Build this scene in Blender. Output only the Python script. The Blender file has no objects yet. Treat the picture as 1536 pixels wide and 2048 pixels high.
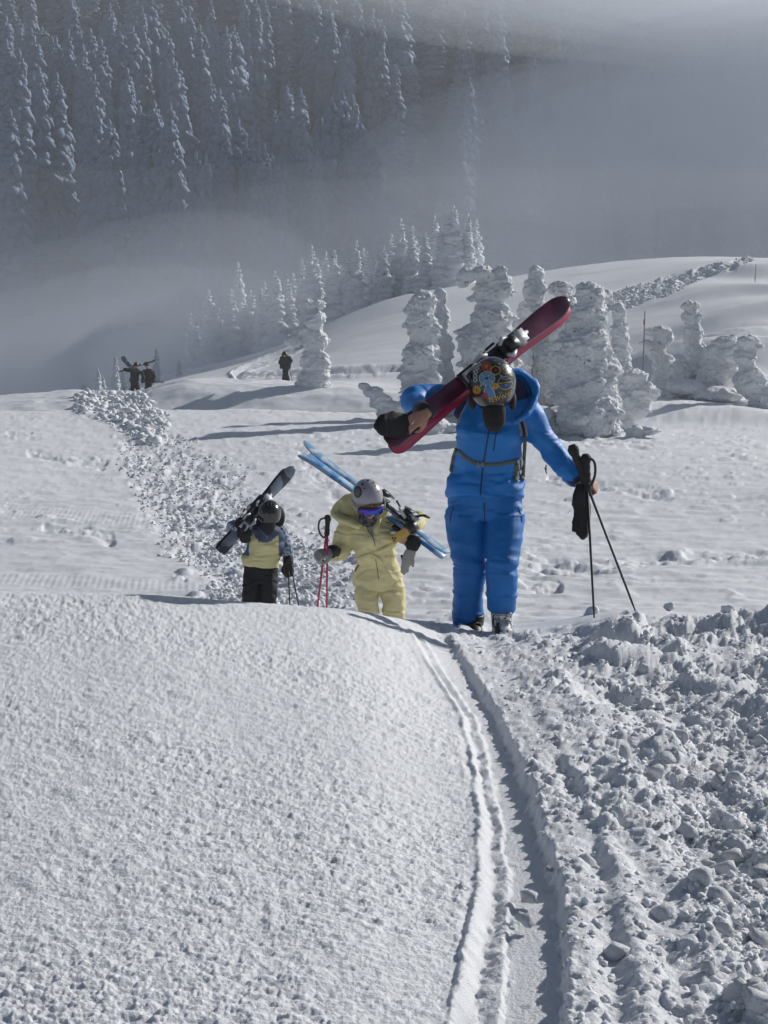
import bpy, math, random
import numpy as np
from mathutils import Vector, Matrix
from mathutils.bvhtree import BVHTree

SC = bpy.context.scene
COL = SC.collection
R = math.radians

# ------------------------------------------------------------------ camera, sky, sun, exposure
F = 3000.0                      # focal length in pixels of the 1536 x 2048 photograph
PITCH = math.atan(424.0 / F)
cam_d = bpy.data.cameras.new('camera')
cam_d.sensor_fit = 'VERTICAL'
cam_d.sensor_height = 24.0
cam_d.lens = F / 2048.0 * 24.0
cam_d.clip_start = 0.05
cam_d.clip_end = 6000.0
cam = bpy.data.objects.new('camera', cam_d)
cam.rotation_euler = (math.pi / 2 - PITCH, 0, 0)
COL.objects.link(cam)
SC.camera = cam

SUN_AZ, SUN_EL = 54.0, 27.0
world = bpy.data.worlds.new('World')
SC.world = world
world.use_nodes = True
_nt = world.node_tree
_sky = _nt.nodes.new('ShaderNodeTexSky')
_sky.sky_type = 'NISHITA'
_sky.sun_disc = False
_sky.sun_elevation = R(SUN_EL)
_sky.sun_rotation = R(SUN_AZ)
_sky.altitude = 1500
_nt.links.new(_sky.outputs[0], _nt.nodes['Background'].inputs[0])
_nt.nodes['Background'].inputs[1].default_value = 0.05

sun_d = bpy.data.lights.new('sun', 'SUN')
sun_d.energy = 5.0
sun_d.angle = R(0.5)
sun_d.color = (1.0, 0.965, 0.915)
sun = bpy.data.objects.new('sun', sun_d)
_s = Vector((math.sin(R(SUN_AZ)) * math.cos(R(SUN_EL)), math.cos(R(SUN_AZ)) * math.cos(R(SUN_EL)), math.sin(R(SUN_EL))))
sun.rotation_euler = _s.to_track_quat('Z', 'Y').to_euler()
COL.objects.link(sun)

SC.view_settings.view_transform = 'Standard'
SC.view_settings.look = 'None'
SC.view_settings.gamma = 1.0
SC.view_settings.use_curve_mapping = False
SC.view_settings.exposure = -0.14
SC.cycles.use_denoising = True
try:
    SC.cycles.denoiser = 'OPENIMAGEDENOISE'
except Exception:
    pass
SC.cycles.volume_bounces = 8
SC.cycles.max_bounces = 10
SC.cycles.diffuse_bounces = 3
SC.cycles.glossy_bounces = 2
SC.cycles.sample_clamp_indirect = 4.0

# ------------------------------------------------------------------ helpers
CP, SP = math.cos(PITCH), math.sin(PITCH)


def W(u, v, y):
    """world point seen at photo pixel (u, v) at a distance y ahead of the camera"""
    a, b = (u - 768.0) / F, (1024.0 - v) / F
    # camera axes: right (1,0,0), up (0,SP,CP), forward (0,CP,-SP)
    d = Vector((a, b * SP + CP, b * CP - SP))
    return d * (y / d.y)


def proj(x, y, z):
    """numpy: photo pixel of world points"""
    dep = y * CP - z * SP
    up = y * SP + z * CP
    dep = np.maximum(dep, 0.05)
    return 768.0 + F * x / dep, 1024.0 - F * up / dep


def ss(a, b, x):
    t = np.clip((x - a) / (b - a), 0, 1)
    return t * t * (3 - 2 * t)


def _hash(ix, iy, iz, seed):
    h = (ix.astype(np.int64) * 374761393 + iy.astype(np.int64) * 668265263 + iz.astype(np.int64) * 1274126177 + seed * 974711) & 0xffffffff
    h = (h ^ (h >> 13)) * 1274126177 & 0xffffffff
    h = (h ^ (h >> 16)) * 2246822519 & 0xffffffff
    h = h ^ (h >> 15)
    return (h & 0xffffff).astype(np.float64) / 0xffffff


def vn2(x, y, seed=0):
    ix, iy = np.floor(x), np.floor(y)
    fx, fy = x - ix, y - iy
    fx = fx * fx * (3 - 2 * fx)
    fy = fy * fy * (3 - 2 * fy)
    z = np.zeros_like(ix)
    a = _hash(ix, iy, z, seed); b = _hash(ix + 1, iy, z, seed)
    c = _hash(ix, iy + 1, z, seed); d = _hash(ix + 1, iy + 1, z, seed)
    return ((a * (1 - fx) + b * fx) * (1 - fy) + (c * (1 - fx) + d * fx) * fy) * 2 - 1


def vn3(p, seed=0):
    i = np.floor(p)
    f = p - i
    f = f * f * (3 - 2 * f)
    r = 0
    for dx in (0, 1):
        for dy in (0, 1):
            for dz in (0, 1):
                w = (f[:, 0] if dx else 1 - f[:, 0]) * (f[:, 1] if dy else 1 - f[:, 1]) * (f[:, 2] if dz else 1 - f[:, 2])
                r = r + w * _hash(i[:, 0] + dx, i[:, 1] + dy, i[:, 2] + dz, seed)
    return r * 2 - 1


def fbm2(x, y, seed=0, octv=4, gain=0.5):
    r, a, s = 0, 1.0, 1.0
    for k in range(octv):
        r = r + a * vn2(x * s + 17.3 * k, y * s - 9.1 * k, seed + k)
        a *= gain; s *= 2.03
    return r


def fbm3(p, seed=0, octv=3, gain=0.5):
    r, a, s = 0, 1.0, 1.0
    for k in range(octv):
        r = r + a * vn3(p * s + 13.7 * k, seed + k)
        a *= gain; s *= 2.03
    return r


def clods(x, y, cell, seed, dens=1.0, block=0.5):
    """heights of overlapping blocky snow lumps on a jittered grid"""
    x = np.asarray(x, dtype=float)
    gx, gy = np.floor(x / cell), np.floor(y / cell)
    best = np.zeros_like(x)
    z = np.zeros_like(x)
    for dx in (-1, 0, 1):
        for dy in (-1, 0, 1):
            cx, cy = gx + dx, gy + dy
            px = (cx + _hash(cx, cy, z, seed)) * cell
            py = (cy + _hash(cx, cy, z + 1, seed)) * cell
            q = _hash(cx, cy, z + 2, seed)
            rr = cell * (0.25 + 0.65 * q * q) * (_hash(cx, cy, z + 5, seed) < dens)
            ex, ey = x - px, y - py
            th = _hash(cx, cy, z + 3, seed) * 6.283
            ax, ay = np.cos(th), np.sin(th)
            e1 = ex * ax + ey * ay
            e2 = (-ex * ay + ey * ax) * (1.0 + 0.6 * _hash(cx, cy, z + 6, seed))
            d2 = e1 * e1 + e2 * e2
            dome = np.sqrt(np.maximum(rr * rr - d2, 0))
            tl = _hash(cx, cy, z + 4, seed)
            slab = rr * (0.55 + 0.4 * tl) + e1 * (tl - 0.5) * 1.6
            h = np.where(block > 0, np.minimum(dome, np.maximum(slab, 0)), dome)
            best = np.maximum(best, h)
    return best


def new_mesh(name, verts, faces, smooth=True, mats=None, midx=None):
    """verts (n,3) array; faces (m,k) array or list of arrays of equal length"""
    me = bpy.data.meshes.new(name)
    verts = np.asarray(verts, dtype=np.float32)
    if not isinstance(faces, list):
        faces = [faces]
    faces = [np.asarray(f, dtype=np.int32) for f in faces if len(f)]
    nl = sum(f.size for f in faces)
    nf = sum(len(f) for f in faces)
    me.vertices.add(len(verts))
    me.vertices.foreach_set('co', verts.ravel())
    me.loops.add(nl)
    me.loops.foreach_set('vertex_index', np.concatenate([f.ravel() for f in faces]))
    me.polygons.add(nf)
    tot = np.concatenate([np.full(len(f), f.shape[1], dtype=np.int32) for f in faces])
    st = np.concatenate([[0], np.cumsum(tot)[:-1]]).astype(np.int32)
    me.polygons.foreach_set('loop_start', st)
    me.polygons.foreach_set('loop_total', tot)
    if smooth:
        me.polygons.foreach_set('use_smooth', np.ones(nf, dtype=bool))
    if midx is not None:
        me.polygons.foreach_set('material_index', np.asarray(midx, dtype=np.int32))
    for m in (mats or []):
        me.materials.append(m)
    me.update(calc_edges=True)
    me.validate()
    return me


def link(name, me, parent=None, label=None, cat=None, group=None, kind=None):
    o = bpy.data.objects.new(name, me)
    COL.objects.link(o)
    if parent is not None:
        o.parent = parent
    if label: o['label'] = label
    if cat: o['category'] = cat
    if group: o['group'] = group
    if kind: o['kind'] = kind
    return o


def empty(name, loc, label, cat, group=None):
    o = link(name, None, None, label, cat, group)
    o.location = loc
    o.empty_display_size = 0.2
    return o


def rebase(o, origin):
    """keep geometry where it is but give the object an origin"""
    origin = Vector(origin)
    o.data.transform(Matrix.Translation(-origin))
    o.location = origin


class MB:
    """collects triangles and quads for one mesh"""
    def __init__(self):
        self.v, self.q, self.t, self.n = [], [], [], 0
        self.mq, self.mt = [], []

    def add(self, v, q=None, t=None, m=0):
        v = np.asarray(v, dtype=float)
        if q is not None and len(q):
            self.q.append(np.asarray(q) + self.n); self.mq += [m] * len(q)
        if t is not None and len(t):
            self.t.append(np.asarray(t) + self.n); self.mt += [m] * len(t)
        self.v.append(v); self.n += len(v)
        return self

    def mesh(self, name, mats, smooth=True):
        fs, mi = [], []
        if self.q: fs.append(np.concatenate(self.q)); mi += self.mq
        if self.t: fs.append(np.concatenate(self.t)); mi += self.mt
        if not isinstance(mats, (list, tuple)): mats = [mats]
        return new_mesh(name, np.concatenate(self.v), fs, smooth, mats, mi)

    def box(self, c, sx, sy, sz, ax=None, m=0):
        """box centred at c with full sizes along the axes ax = (X, Y, Z)"""
        X, Y, Z = ax if ax else (Vector((1, 0, 0)), Vector((0, 1, 0)), Vector((0, 0, 1)))
        c = Vector(c)
        vs = [c + X * (sx / 2 * i) + Y * (sy / 2 * j) + Z * (sz / 2 * k) for i in (-1, 1) for j in (-1, 1) for k in (-1, 1)]
        self.add([tuple(p) for p in vs], [(0, 1, 3, 2), (4, 6, 7, 5), (0, 4, 5, 1), (2, 3, 7, 6), (0, 2, 6, 4), (1, 5, 7, 3)], m=m)
        return self

    def tube(self, pts, rad, n=10, side=None, m=0, caps=True):
        """swept tube; rad items are r or (r_side, r_depth)"""
        pts = [Vector(p) for p in pts]
        k = len(pts)
        if not isinstance(rad, (list, tuple)) or (len(rad) == 2 and k != 2 and not isinstance(rad[0], (list, tuple))):
            rad = [rad] * k
        V = []
        Y = Vector(side) if side else Vector((0, 1, 0))
        prev = None
        for i, p in enumerate(pts):
            t = (pts[min(i + 1, k - 1)] - pts[max(i - 1, 0)]).normalized()
            s = t.cross(Y)
            if s.length < 0.15:
                s = t.cross(Vector((1, 0, 0))) if prev is None else prev - t * prev.dot(t)
            s.normalize()
            if prev is not None and s.dot(prev) < 0: s = -s
            prev = s
            d = s.cross(t).normalized()
            r = rad[i]
            ra, rb = (r if isinstance(r, (list, tuple)) else (r, r))
            for j in range(n):
                a = 2 * math.pi * j / n
                V.append(tuple(p + s * (ra * math.cos(a)) + d * (rb * math.sin(a))))
        Q = [(i * n + j, i * n + (j + 1) % n, (i + 1) * n + (j + 1) % n, (i + 1) * n + j) for i in range(k - 1) for j in range(n)]
        T = []
        if caps:
            V.append(tuple(pts[0])); V.append(tuple(pts[-1]))
            a, b = k * n, k * n + 1
            T += [(a, (j + 1) % n, j) for j in range(n)]
            T += [(b, (k - 1) * n + j, (k - 1) * n + (j + 1) % n) for j in range(n)]
        return self.add(V, Q, T, m)

    def ball(self, c, r, ax=None, m=0, nu=16, nv=10):
        rx, ry, rz = r if isinstance(r, (list, tuple)) else (r, r, r)
        X, Y, Z = ax if ax else (Vector((1, 0, 0)), Vector((0, 1, 0)), Vector((0, 0, 1)))
        c = Vector(c)
        V = [tuple(c + Z * rz)]
        for i in range(1, nv):
            ph = math.pi * i / nv
            for j in range(nu):
                th = 2 * math.pi * j / nu
                V.append(tuple(c + X * (rx * math.sin(ph) * math.cos(th)) + Y * (ry * math.sin(ph) * math.sin(th)) + Z * (rz * math.cos(ph))))
        V.append(tuple(c - Z * rz))
        Q = [(1 + i * nu + j, 1 + (i + 1) * nu + j, 1 + (i + 1) * nu + (j + 1) % nu, 1 + i * nu + (j + 1) % nu) for i in range(nv - 2) for j in range(nu)]
        T = [(0, 1 + j, 1 + (j + 1) % nu) for j in range(nu)]
        b = 1 + (nv - 1) * nu
        T += [(b, 1 + (nv - 2) * nu + (j + 1) % nu, 1 + (nv - 2) * nu + j) for j in range(nu)]
        return self.add(V, Q, T, m)


def spline(pts, n):
    """Catmull-Rom through the points (each a tuple of floats)"""
    P = [np.array(p, dtype=float) for p in pts]
    P = [2 * P[0] - P[1]] + P + [2 * P[-1] - P[-2]]
    out = []
    for i in range(1, len(P) - 2):
        for k in range(n):
            t = k / n
            a, b, c, d = P[i - 1], P[i], P[i + 1], P[i + 2]
            out.append(0.5 * ((2 * b) + (-a + c) * t + (2 * a - 5 * b + 4 * c - d) * t * t + (-a + 3 * b - 3 * c + d) * t ** 3))
    out.append(P[-2])
    return out


def voxel(mb, name, mats, size, smooth=4, fac=0.5, disp=None):
    """fuse overlapping closed shapes into one continuous skin"""
    me = mb.mesh(name + '_raw', mats)
    o = bpy.data.objects.new(name + '_raw', me)
    COL.objects.link(o)
    m = o.modifiers.new('r', 'REMESH'); m.mode = 'VOXEL'; m.voxel_size = size; m.use_smooth_shade = True
    if smooth:
        s = o.modifiers.new('s', 'SMOOTH'); s.factor = fac; s.iterations = smooth
    dg = bpy.context.evaluated_depsgraph_get()
    out = bpy.data.meshes.new_from_object(o.evaluated_get(dg))
    out.name = name
    bpy.data.objects.remove(o)
    bpy.data.meshes.remove(me)
    out.materials.clear()
    for mm in (mats if isinstance(mats, (list, tuple)) else [mats]):
        out.materials.append(mm)
    if disp is not None:
        displace(out, disp)
    out.polygons.foreach_set('use_smooth', np.ones(len(out.polygons), dtype=bool))
    out.polygons.foreach_set('material_index', np.zeros(len(out.polygons), dtype=np.int32))
    return out


def coords(me):
    a = np.empty(len(me.vertices) * 3, dtype=np.float32)
    me.vertices.foreach_get('co', a)
    return a.reshape(-1, 3).astype(float)


def normals(me):
    a = np.empty(len(me.vertices) * 3, dtype=np.float32)
    me.vertices.foreach_get('normal', a)
    return a.reshape(-1, 3).astype(float)


def displace(me, fn):
    p = coords(me); n = normals(me)
    d = fn(p, n)
    p = p + (n * d[:, None] if d.ndim == 1 else d)
    me.vertices.foreach_set('co', p.astype(np.float32).ravel())
    me.update()


def bvh_of(*meshes):
    vs, fs, k = [], [], 0
    for me in meshes:
        vs += [v.co.copy() for v in me.vertices]
        fs += [tuple(i + k for i in p.vertices) for p in me.polygons]
        k = len(vs)
    return BVHTree.FromPolygons(vs, fs)


def hit(bvh, u, v):
    d = W(u, v, 1.0).normalized()
    loc, nor, idx, dist = bvh.ray_cast(Vector((0, 0, 0)), d)
    return (loc, nor) if loc is not None else (None, None)


def drape(mb, bvh, px, width, thick=0.004, lift=0.002, n=8, m=0, back=0.0):
    """a strap lying on a surface, following pixels as seen from the front"""
    P, N = [], []
    for q in spline(px, n):
        l, nn = hit(bvh, q[0], q[1])
        if l is None:
            continue
        P.append(l); N.append(nn)
    if len(P) < 3: return
    Ps = [(P[max(i - 1, 0)] + P[i] * 2 + P[min(i + 1, len(P) - 1)]) / 4 for i in range(len(P))]
    Ns = [sum((N[j] for j in range(max(0, i - 3), min(len(N), i + 4))), Vector()).normalized() for i in range(len(N))]
    V = []
    for i, p in enumerate(Ps):
        t = (Ps[min(i + 1, len(Ps) - 1)] - Ps[max(i - 1, 0)]).normalized()
        s = t.cross(Ns[i]).normalized() * (width / 2)
        a = p + Ns[i] * (lift + thick); b = p - Ns[i] * 0.003
        V += [tuple(b - s), tuple(a - s * 0.86), tuple(a + s * 0.86), tuple(b + s)]
    Q = [(i * 4 + j, i * 4 + j + 1, (i + 1) * 4 + j + 1, (i + 1) * 4 + j) for i in range(len(Ps) - 1) for j in range(3)]
    k = (len(Ps) - 1) * 4
    Q += [(0, 3, 2, 1), (k, k + 1, k + 2, k + 3)]
    mb.add(V, Q, m=m)


# ------------------------------------------------------------------ materials
def mat(name, col, rough=0.6, bump=0.0, scale=200.0, var=0.0, vscale=8.0, metal=0.0, coat=0.0, col2=None, spec=0.5, stretch=(1, 1, 1), sheen=0.0, crease=0.0):
    m = bpy.data.materials.new(name)
    m.use_nodes = True
    nt = m.node_tree
    b = nt.nodes['Principled BSDF']
    b.inputs['Base Color'].default_value = (*col, 1)
    b.inputs['Roughness'].default_value = rough
    b.inputs['Metallic'].default_value = metal
    b.inputs['Coat Weight'].default_value = coat
    b.inputs['Specular IOR Level'].default_value = spec
    b.inputs['Sheen Weight'].default_value = sheen
    tc = nt.nodes.new('ShaderNodeTexCoord')
    mp = nt.nodes.new('ShaderNodeMapping')
    mp.inputs['Scale'].default_value = stretch
    nt.links.new(tc.outputs['Object'], mp.inputs[0])
    if var or col2:
        n = nt.nodes.new('ShaderNodeTexNoise')
        n.inputs['Scale'].default_value = vscale
        n.inputs['Detail'].default_value = 4
        nt.links.new(mp.outputs[0], n.inputs['Vector'])
        cr = nt.nodes.new('ShaderNodeValToRGB')
        c2 = col2 or tuple(min(1, c * (1 - var)) for c in col)
        cr.color_ramp.elements[0].position = 0.42 if not col2 else 0.47
        cr.color_ramp.elements[1].position = 0.6 if not col2 else 0.53
        cr.color_ramp.elements[0].color = (*c2, 1)
        cr.color_ramp.elements[1].color = (*col, 1)
        nt.links.new(n.outputs[0], cr.inputs[0])
        nt.links.new(cr.outputs[0], b.inputs['Base Color'])
    if crease:
        w = nt.nodes.new('ShaderNodeTexNoise'); w.noise_type = 'RIDGED_MULTIFRACTAL'
        w.inputs['Scale'].default_value = 5.0; w.inputs['Detail'].default_value = 3; w.inputs['Distortion'].default_value = 0.6
        m2 = nt.nodes.new('ShaderNodeMapping'); m2.inputs['Scale'].default_value = (1.0, 1.0, 2.2); m2.inputs['Rotation'].default_value = (0, 0.35, 0)
        nt.links.new(tc.outputs['Object'], m2.inputs[0]); nt.links.new(m2.outputs[0], w.inputs['Vector'])
        bq = nt.nodes.new('ShaderNodeBump'); bq.inputs['Distance'].default_value = crease
        nt.links.new(w.outputs[0], bq.inputs['Height']); nt.links.new(bq.outputs[0], b.inputs['Normal'])
    if bump:
        n = nt.nodes.new('ShaderNodeTexNoise')
        n.inputs['Scale'].default_value = scale
        n.inputs['Detail'].default_value = 3
        nt.links.new(mp.outputs[0], n.inputs['Vector'])
        bp = nt.nodes.new('ShaderNodeBump')
        bp.inputs['Strength'].default_value = 1.0
        bp.inputs['Distance'].default_value = bump
        nt.links.new(n.outputs[0], bp.inputs['Height'])
        if crease: nt.links.new(bq.outputs[0], bp.inputs['Normal'])
        nt.links.new(bp.outputs[0], b.inputs['Normal'])
    return m


def snow_mat(name, grain=120.0, dist=0.004, grain2=18.0, dist2=0.0, glint=True, col=(0.745, 0.765, 0.80), sss=0.0):
    m = bpy.data.materials.new(name)
    m.use_nodes = True
    nt = m.node_tree
    b = nt.nodes['Principled BSDF']
    b.inputs['Base Color'].default_value = (*col, 1)
    b.inputs['Roughness'].default_value = 0.7
    b.inputs['Specular IOR Level'].default_value = 0.25
    if sss:
        b.inputs['Subsurface Weight'].default_value = 0.6
        b.inputs['Subsurface Scale'].default_value = sss
        b.inputs['Subsurface Radius'].default_value = (1.0, 1.1, 1.3)
    tc = nt.nodes.new('ShaderNodeTexCoord')
    n = nt.nodes.new('ShaderNodeTexNoise')
    n.inputs['Scale'].default_value = grain
    n.inputs['Detail'].default_value = 4
    n.inputs['Roughness'].default_value = 0.65
    nt.links.new(tc.outputs['Object'], n.inputs['Vector'])
    bp = nt.nodes.new('ShaderNodeBump')
    bp.inputs['Distance'].default_value = dist
    nt.links.new(n.outputs[0], bp.inputs['Height'])
    last = bp
    if dist2:
        n2 = nt.nodes.new('ShaderNodeTexNoise')
        n2.inputs['Scale'].default_value = grain2
        n2.inputs['Detail'].default_value = 5
        nt.links.new(tc.outputs['Object'], n2.inputs['Vector'])
        b2 = nt.nodes.new('ShaderNodeBump')
        b2.inputs['Distance'].default_value = dist2
        nt.links.new(n2.outputs[0], b2.inputs['Height'])
        nt.links.new(bp.outputs[0], b2.inputs['Normal'])
        last = b2
    nt.links.new(last.outputs[0], b.inputs['Normal'])
    if glint:
        # loose ice crystals: little facets with their own tilt
        vo = nt.nodes.new('ShaderNodeTexVoronoi')
        vo.inputs['Scale'].default_value = 240.0
        nt.links.new(tc.outputs['Object'], vo.inputs['Vector'])
        sub = nt.nodes.new('ShaderNodeVectorMath'); sub.operation = 'SUBTRACT'
        sub.inputs[1].default_value = (0.5, 0.5, 0.5)
        nt.links.new(vo.outputs['Color'], sub.inputs[0])
        mul = nt.nodes.new('ShaderNodeVectorMath'); mul.operation = 'SCALE'
        mul.inputs['Scale'].default_value = 2.2
        nt.links.new(sub.outputs[0], mul.inputs[0])
        ad = nt.nodes.new('ShaderNodeVectorMath'); ad.operation = 'ADD'
        nt.links.new(last.outputs[0], ad.inputs[0]); nt.links.new(mul.outputs[0], ad.inputs[1])
        no = nt.nodes.new('ShaderNodeVectorMath'); no.operation = 'NORMALIZE'
        nt.links.new(ad.outputs[0], no.inputs[0])
        gl = nt.nodes.new('ShaderNodeBsdfGlossy')
        gl.inputs['Roughness'].default_value = 0.2
        nt.links.new(no.outputs[0], gl.inputs['Normal'])
        mx = nt.nodes.new('ShaderNodeMixShader')
        mx.inputs[0].default_value = 0.03
        nt.links.new(b.outputs[0], mx.inputs[1]); nt.links.new(gl.outputs[0], mx.inputs[2])
        nt.links.new(mx.outputs[0], nt.nodes['Material Output'].inputs[0])
    return m


SNOW = snow_mat('wind_packed_snow', 130.0, 0.006, 20.0, 0.0, sss=0.008)
SNOW_LUMP = snow_mat('broken_snow', 130.0, 0.004, 30.0, 0.006, glint=False, sss=0.010)
SNOW_BIT = snow_mat('broken_snow_piece', 4.0, 0.006, 14.0, 0.003, glint=False)
SNOW_CLOD = snow_mat('snow_clod', 22.0, 0.012, 8.0, 0.0, glint=False)
RIME = snow_mat('rime_ice', 24.0, 0.04, 8.0, 0.07, glint=False, col=(0.83, 0.85, 0.88))
# ------------------------------------------------------------------ terrain
UC = [-800, 0, 250, 500, 700, 800, 900, 1000, 1100, 1200, 1300, 1400, 1536, 2400]
VC = [1190, 1193, 1198, 1216, 1231, 1250, 1269, 1272, 1254, 1240, 1228, 1240, 1245, 1240]
YC = [7.0, 7.1, 7.2, 7.4, 7.6, 7.9, 8.7, 9.0, 8.8, 8.6, 8.5, 8.5, 8.5, 8.5]
US = [-4000, -900, -400, 0, 150, 250, 350, 450, 560, 620, 700, 760, 850, 1000, 1150, 1250, 1400, 1500, 1536, 1800, 4000]
VS = [1300, 960, 900, 845, 795, 770, 746, 722, 691, 664, 629, 606, 581, 557, 536, 524, 514, 517, 521, 530, 500]
UB = [-2000, 0, 150, 275, 320, 365, 450, 700, 800, 900, 1100, 1300, 1536, 2400]
VB = [870, 799, 791, 794, 778, 766, 765, 765, 772, 775, 755, 735, 720, 700]


def _smooth_table(xs, ys, lo, hi, n, w):
    g = np.linspace(lo, hi, n)
    v = np.interp(g, xs, ys)
    k = int(w / (g[1] - g[0])) | 1
    ker = np.hanning(k + 2)[1:-1]; ker /= ker.sum()
    vp = np.concatenate([np.full(k // 2, v[0]), v, np.full(k // 2, v[-1])])
    return g, np.convolve(vp, ker, 'valid')


T_VC = _smooth_table(UC, VC, -3500, 4000, 3001, 150)
T_YC = _smooth_table(UC, YC, -3500, 4000, 3001, 300)
T_VS = _smooth_table(US, VS, -3500, 4000, 3001, 170)
T_VB = _smooth_table(UB, VB, -3500, 4000, 3001, 60)


def terrain(x, y):
    """smooth ground height (numpy)"""
    x = np.asarray(x, dtype=float); y = np.asarray(y, dtype=float)
    ye = np.maximum(y, 3.0)
    u = 768 + 3000 * x / ye
    u = np.clip(u, -3500, 4000)
    yc = np.interp(u, *T_YC); vc = np.interp(u, *T_VC)
    zc = -(vc - 600) / 3000 * yc
    t = np.clip(y / yc, 0, 1)
    bench = -1.5 + (zc + 1.5) * t ** 2.0
    ov = np.maximum(y - yc, 0)
    drop = zc - 0.42 * ov ** 2 / (ov + 0.45)
    near = np.where(y < yc, bench, drop)
    # the plain with the bank at 62 m
    zp = -4.2 + 0.05 * np.sin(x * 0.31 + y * 0.17) + 0.12 * fbm2(x * 0.09, y * 0.05, 3, 3) * ss(12, 30, y)
    vb = np.interp(u, *T_VB)
    zb = -(vb - 600) / 3000 * 66.0
    dip = -0.55 * np.exp(-((y - 60.8) / 1.9) ** 2) * (0.6 + 0.4 * ss(-22, -8, x))
    zp = zp + dip + (zb + 4.2) * ss(60.5, 65.0, y)
    k = 0.22
    m = np.maximum(near, zp)
    z = m + k * np.log(np.exp((near - m) / k) + np.exp((zp - m) / k)) * ss(0, 3.0, y - yc)
    # hill
    vs = np.interp(u, *T_VS)
    # world crest lies at 128 m
    zs = -(vs - 600) / 3000 * 128.0
    tt = np.clip((y - 71.0) / 57.0, 0, 1)
    f = 1 - (1 - tt) ** 1.75
    z = z - 0.35 * np.exp(-((y - 72.5) / 2.4) ** 2) * ss(68, 70, y)
    z = np.where(y > 71, z + (zs - zb) * f, z)
    # wind drifts on the right
    for (cx, cy, sx, sy, h) in ((20.5, 86.0, 5.0, 1.2, 0.75), (24.0, 78.0, 9.0, 1.5, 1.1), (18.0, 70.0, 5.5, 1.5, 1.2), (12.6, 61.0, 3.6, 1.4, 0.9), (17.5, 60.0, 5.0, 1.8, 1.3), (11.5, 52.0, 2.6, 1.3, 0.45), (27, 100, 8, 1.6, 0.9), (8.0, 54.0, 2.6, 1.5, 0.5)):
        yy_ = y - 0.12 * (x - cx) - 0.5 * np.sin(x * 0.7)
        e = np.exp(-np.abs((x - cx) / sx) ** 2.4 - ((yy_ - cy) / sy) ** 2)
        e2 = np.exp(-np.abs((x - cx) / sx) ** 2.4) * (yy_ > cy) * np.exp(-((yy_ - cy) / (sy * 5.0)) ** 2)
        z = z + h * np.maximum(e, e2)
    # valley behind the crest and the far forested side
    dn = np.maximum(y - 128.0, 0)
    zv = z - 0.55 * dn ** 2 / (dn + 14)
    far = -55 + (y - 225) * (0.66 + 0.05 * np.sin(x * 0.013 + 1.0)) + 9 * fbm2(x * 0.012, y * 0.012, 11, 3)
    k = 6.0
    far = 112 - 8 * np.log(1 + np.exp(np.clip((112 - far) / 8, -30, 30)))
    m = np.maximum(zv, far)
    zf = m + k * np.log(np.exp((zv - m) / k) + np.exp((far - m) / k))
    zf = np.where(y > 150, np.maximum(zf, far), zv)
    w = ss(150, 175, y)
    return np.where(y > 128, zv * (1 - w) + zf * w, z)


def G(x, y):
    return float(terrain(np.array([x]), np.array([y]))[0])


VK = [1235, 1330, 1430, 1540, 1640, 1740, 1850, 1950, 2060, 2300]
K = {
    'c0': ([800, 850, 912, 943, 950, 946, 928, 906, 882, 840], 0.0),
    'c1': ([806, 858, 921, 953, 960, 957, 940, 918, 896, 855], 0.010),
    'c2': ([814, 868, 934, 968, 984, 988, 978, 959, 942, 905], -0.020),
    'c3': ([824, 882, 948, 984, 1002, 1010, 1010, 1002, 987, 950], -0.012),
    'c4': ([830, 889, 954, 992, 1010, 1018, 1019, 1011, 996, 960], -0.024),
    'c5': ([862, 924, 985, 1038, 1070, 1098, 1114, 1118, 1114, 1100], -0.024),
    'c6': ([880, 940, 1002, 1056, 1090, 1117, 1134, 1138, 1136, 1125], 0.011),
    'c7': ([905, 965, 1030, 1085, 1120, 1150, 1165, 1172, 1172, 1170], 0.013),
    'c8': ([940, 1008, 1070, 1126, 1173, 1198, 1222, 1228, 1235, 1235], -0.012),
    'c9': ([955, 1032, 1092, 1148, 1193, 1232, 1258, 1282, 1292, 1292], 0.018),
    'c10': ([985, 1075, 1130, 1185, 1225, 1275, 1310, 1350, 1370, 1370], -0.004),
    'c11': ([1030, 1120, 1180, 1235, 1290, 1340, 1390, 1430, 1450, 1450], 0.005),
}


def poly_dist(U, V, pts, vw=1.0):
    """distance in pixels to a polyline with per-point half widths, divided by the width there"""
    best = np.full(U.shape, 1e9)
    for (a, b) in zip(pts[:-1], pts[1:]):
        ax, ay, aw = a; bx, by, bw = b
        dx, dy = bx - ax, (by - ay) * vw
        L = dx * dx + dy * dy + 1e-9
        t = np.clip(((U - ax) * dx + (V - ay) * vw * dy) / L, 0, 1)
        d = np.hypot(U - (ax + t * dx), (V - ay) * vw - t * dy)
        best = np.minimum(best, d / (aw + t * (bw - aw)))
    return best


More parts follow.
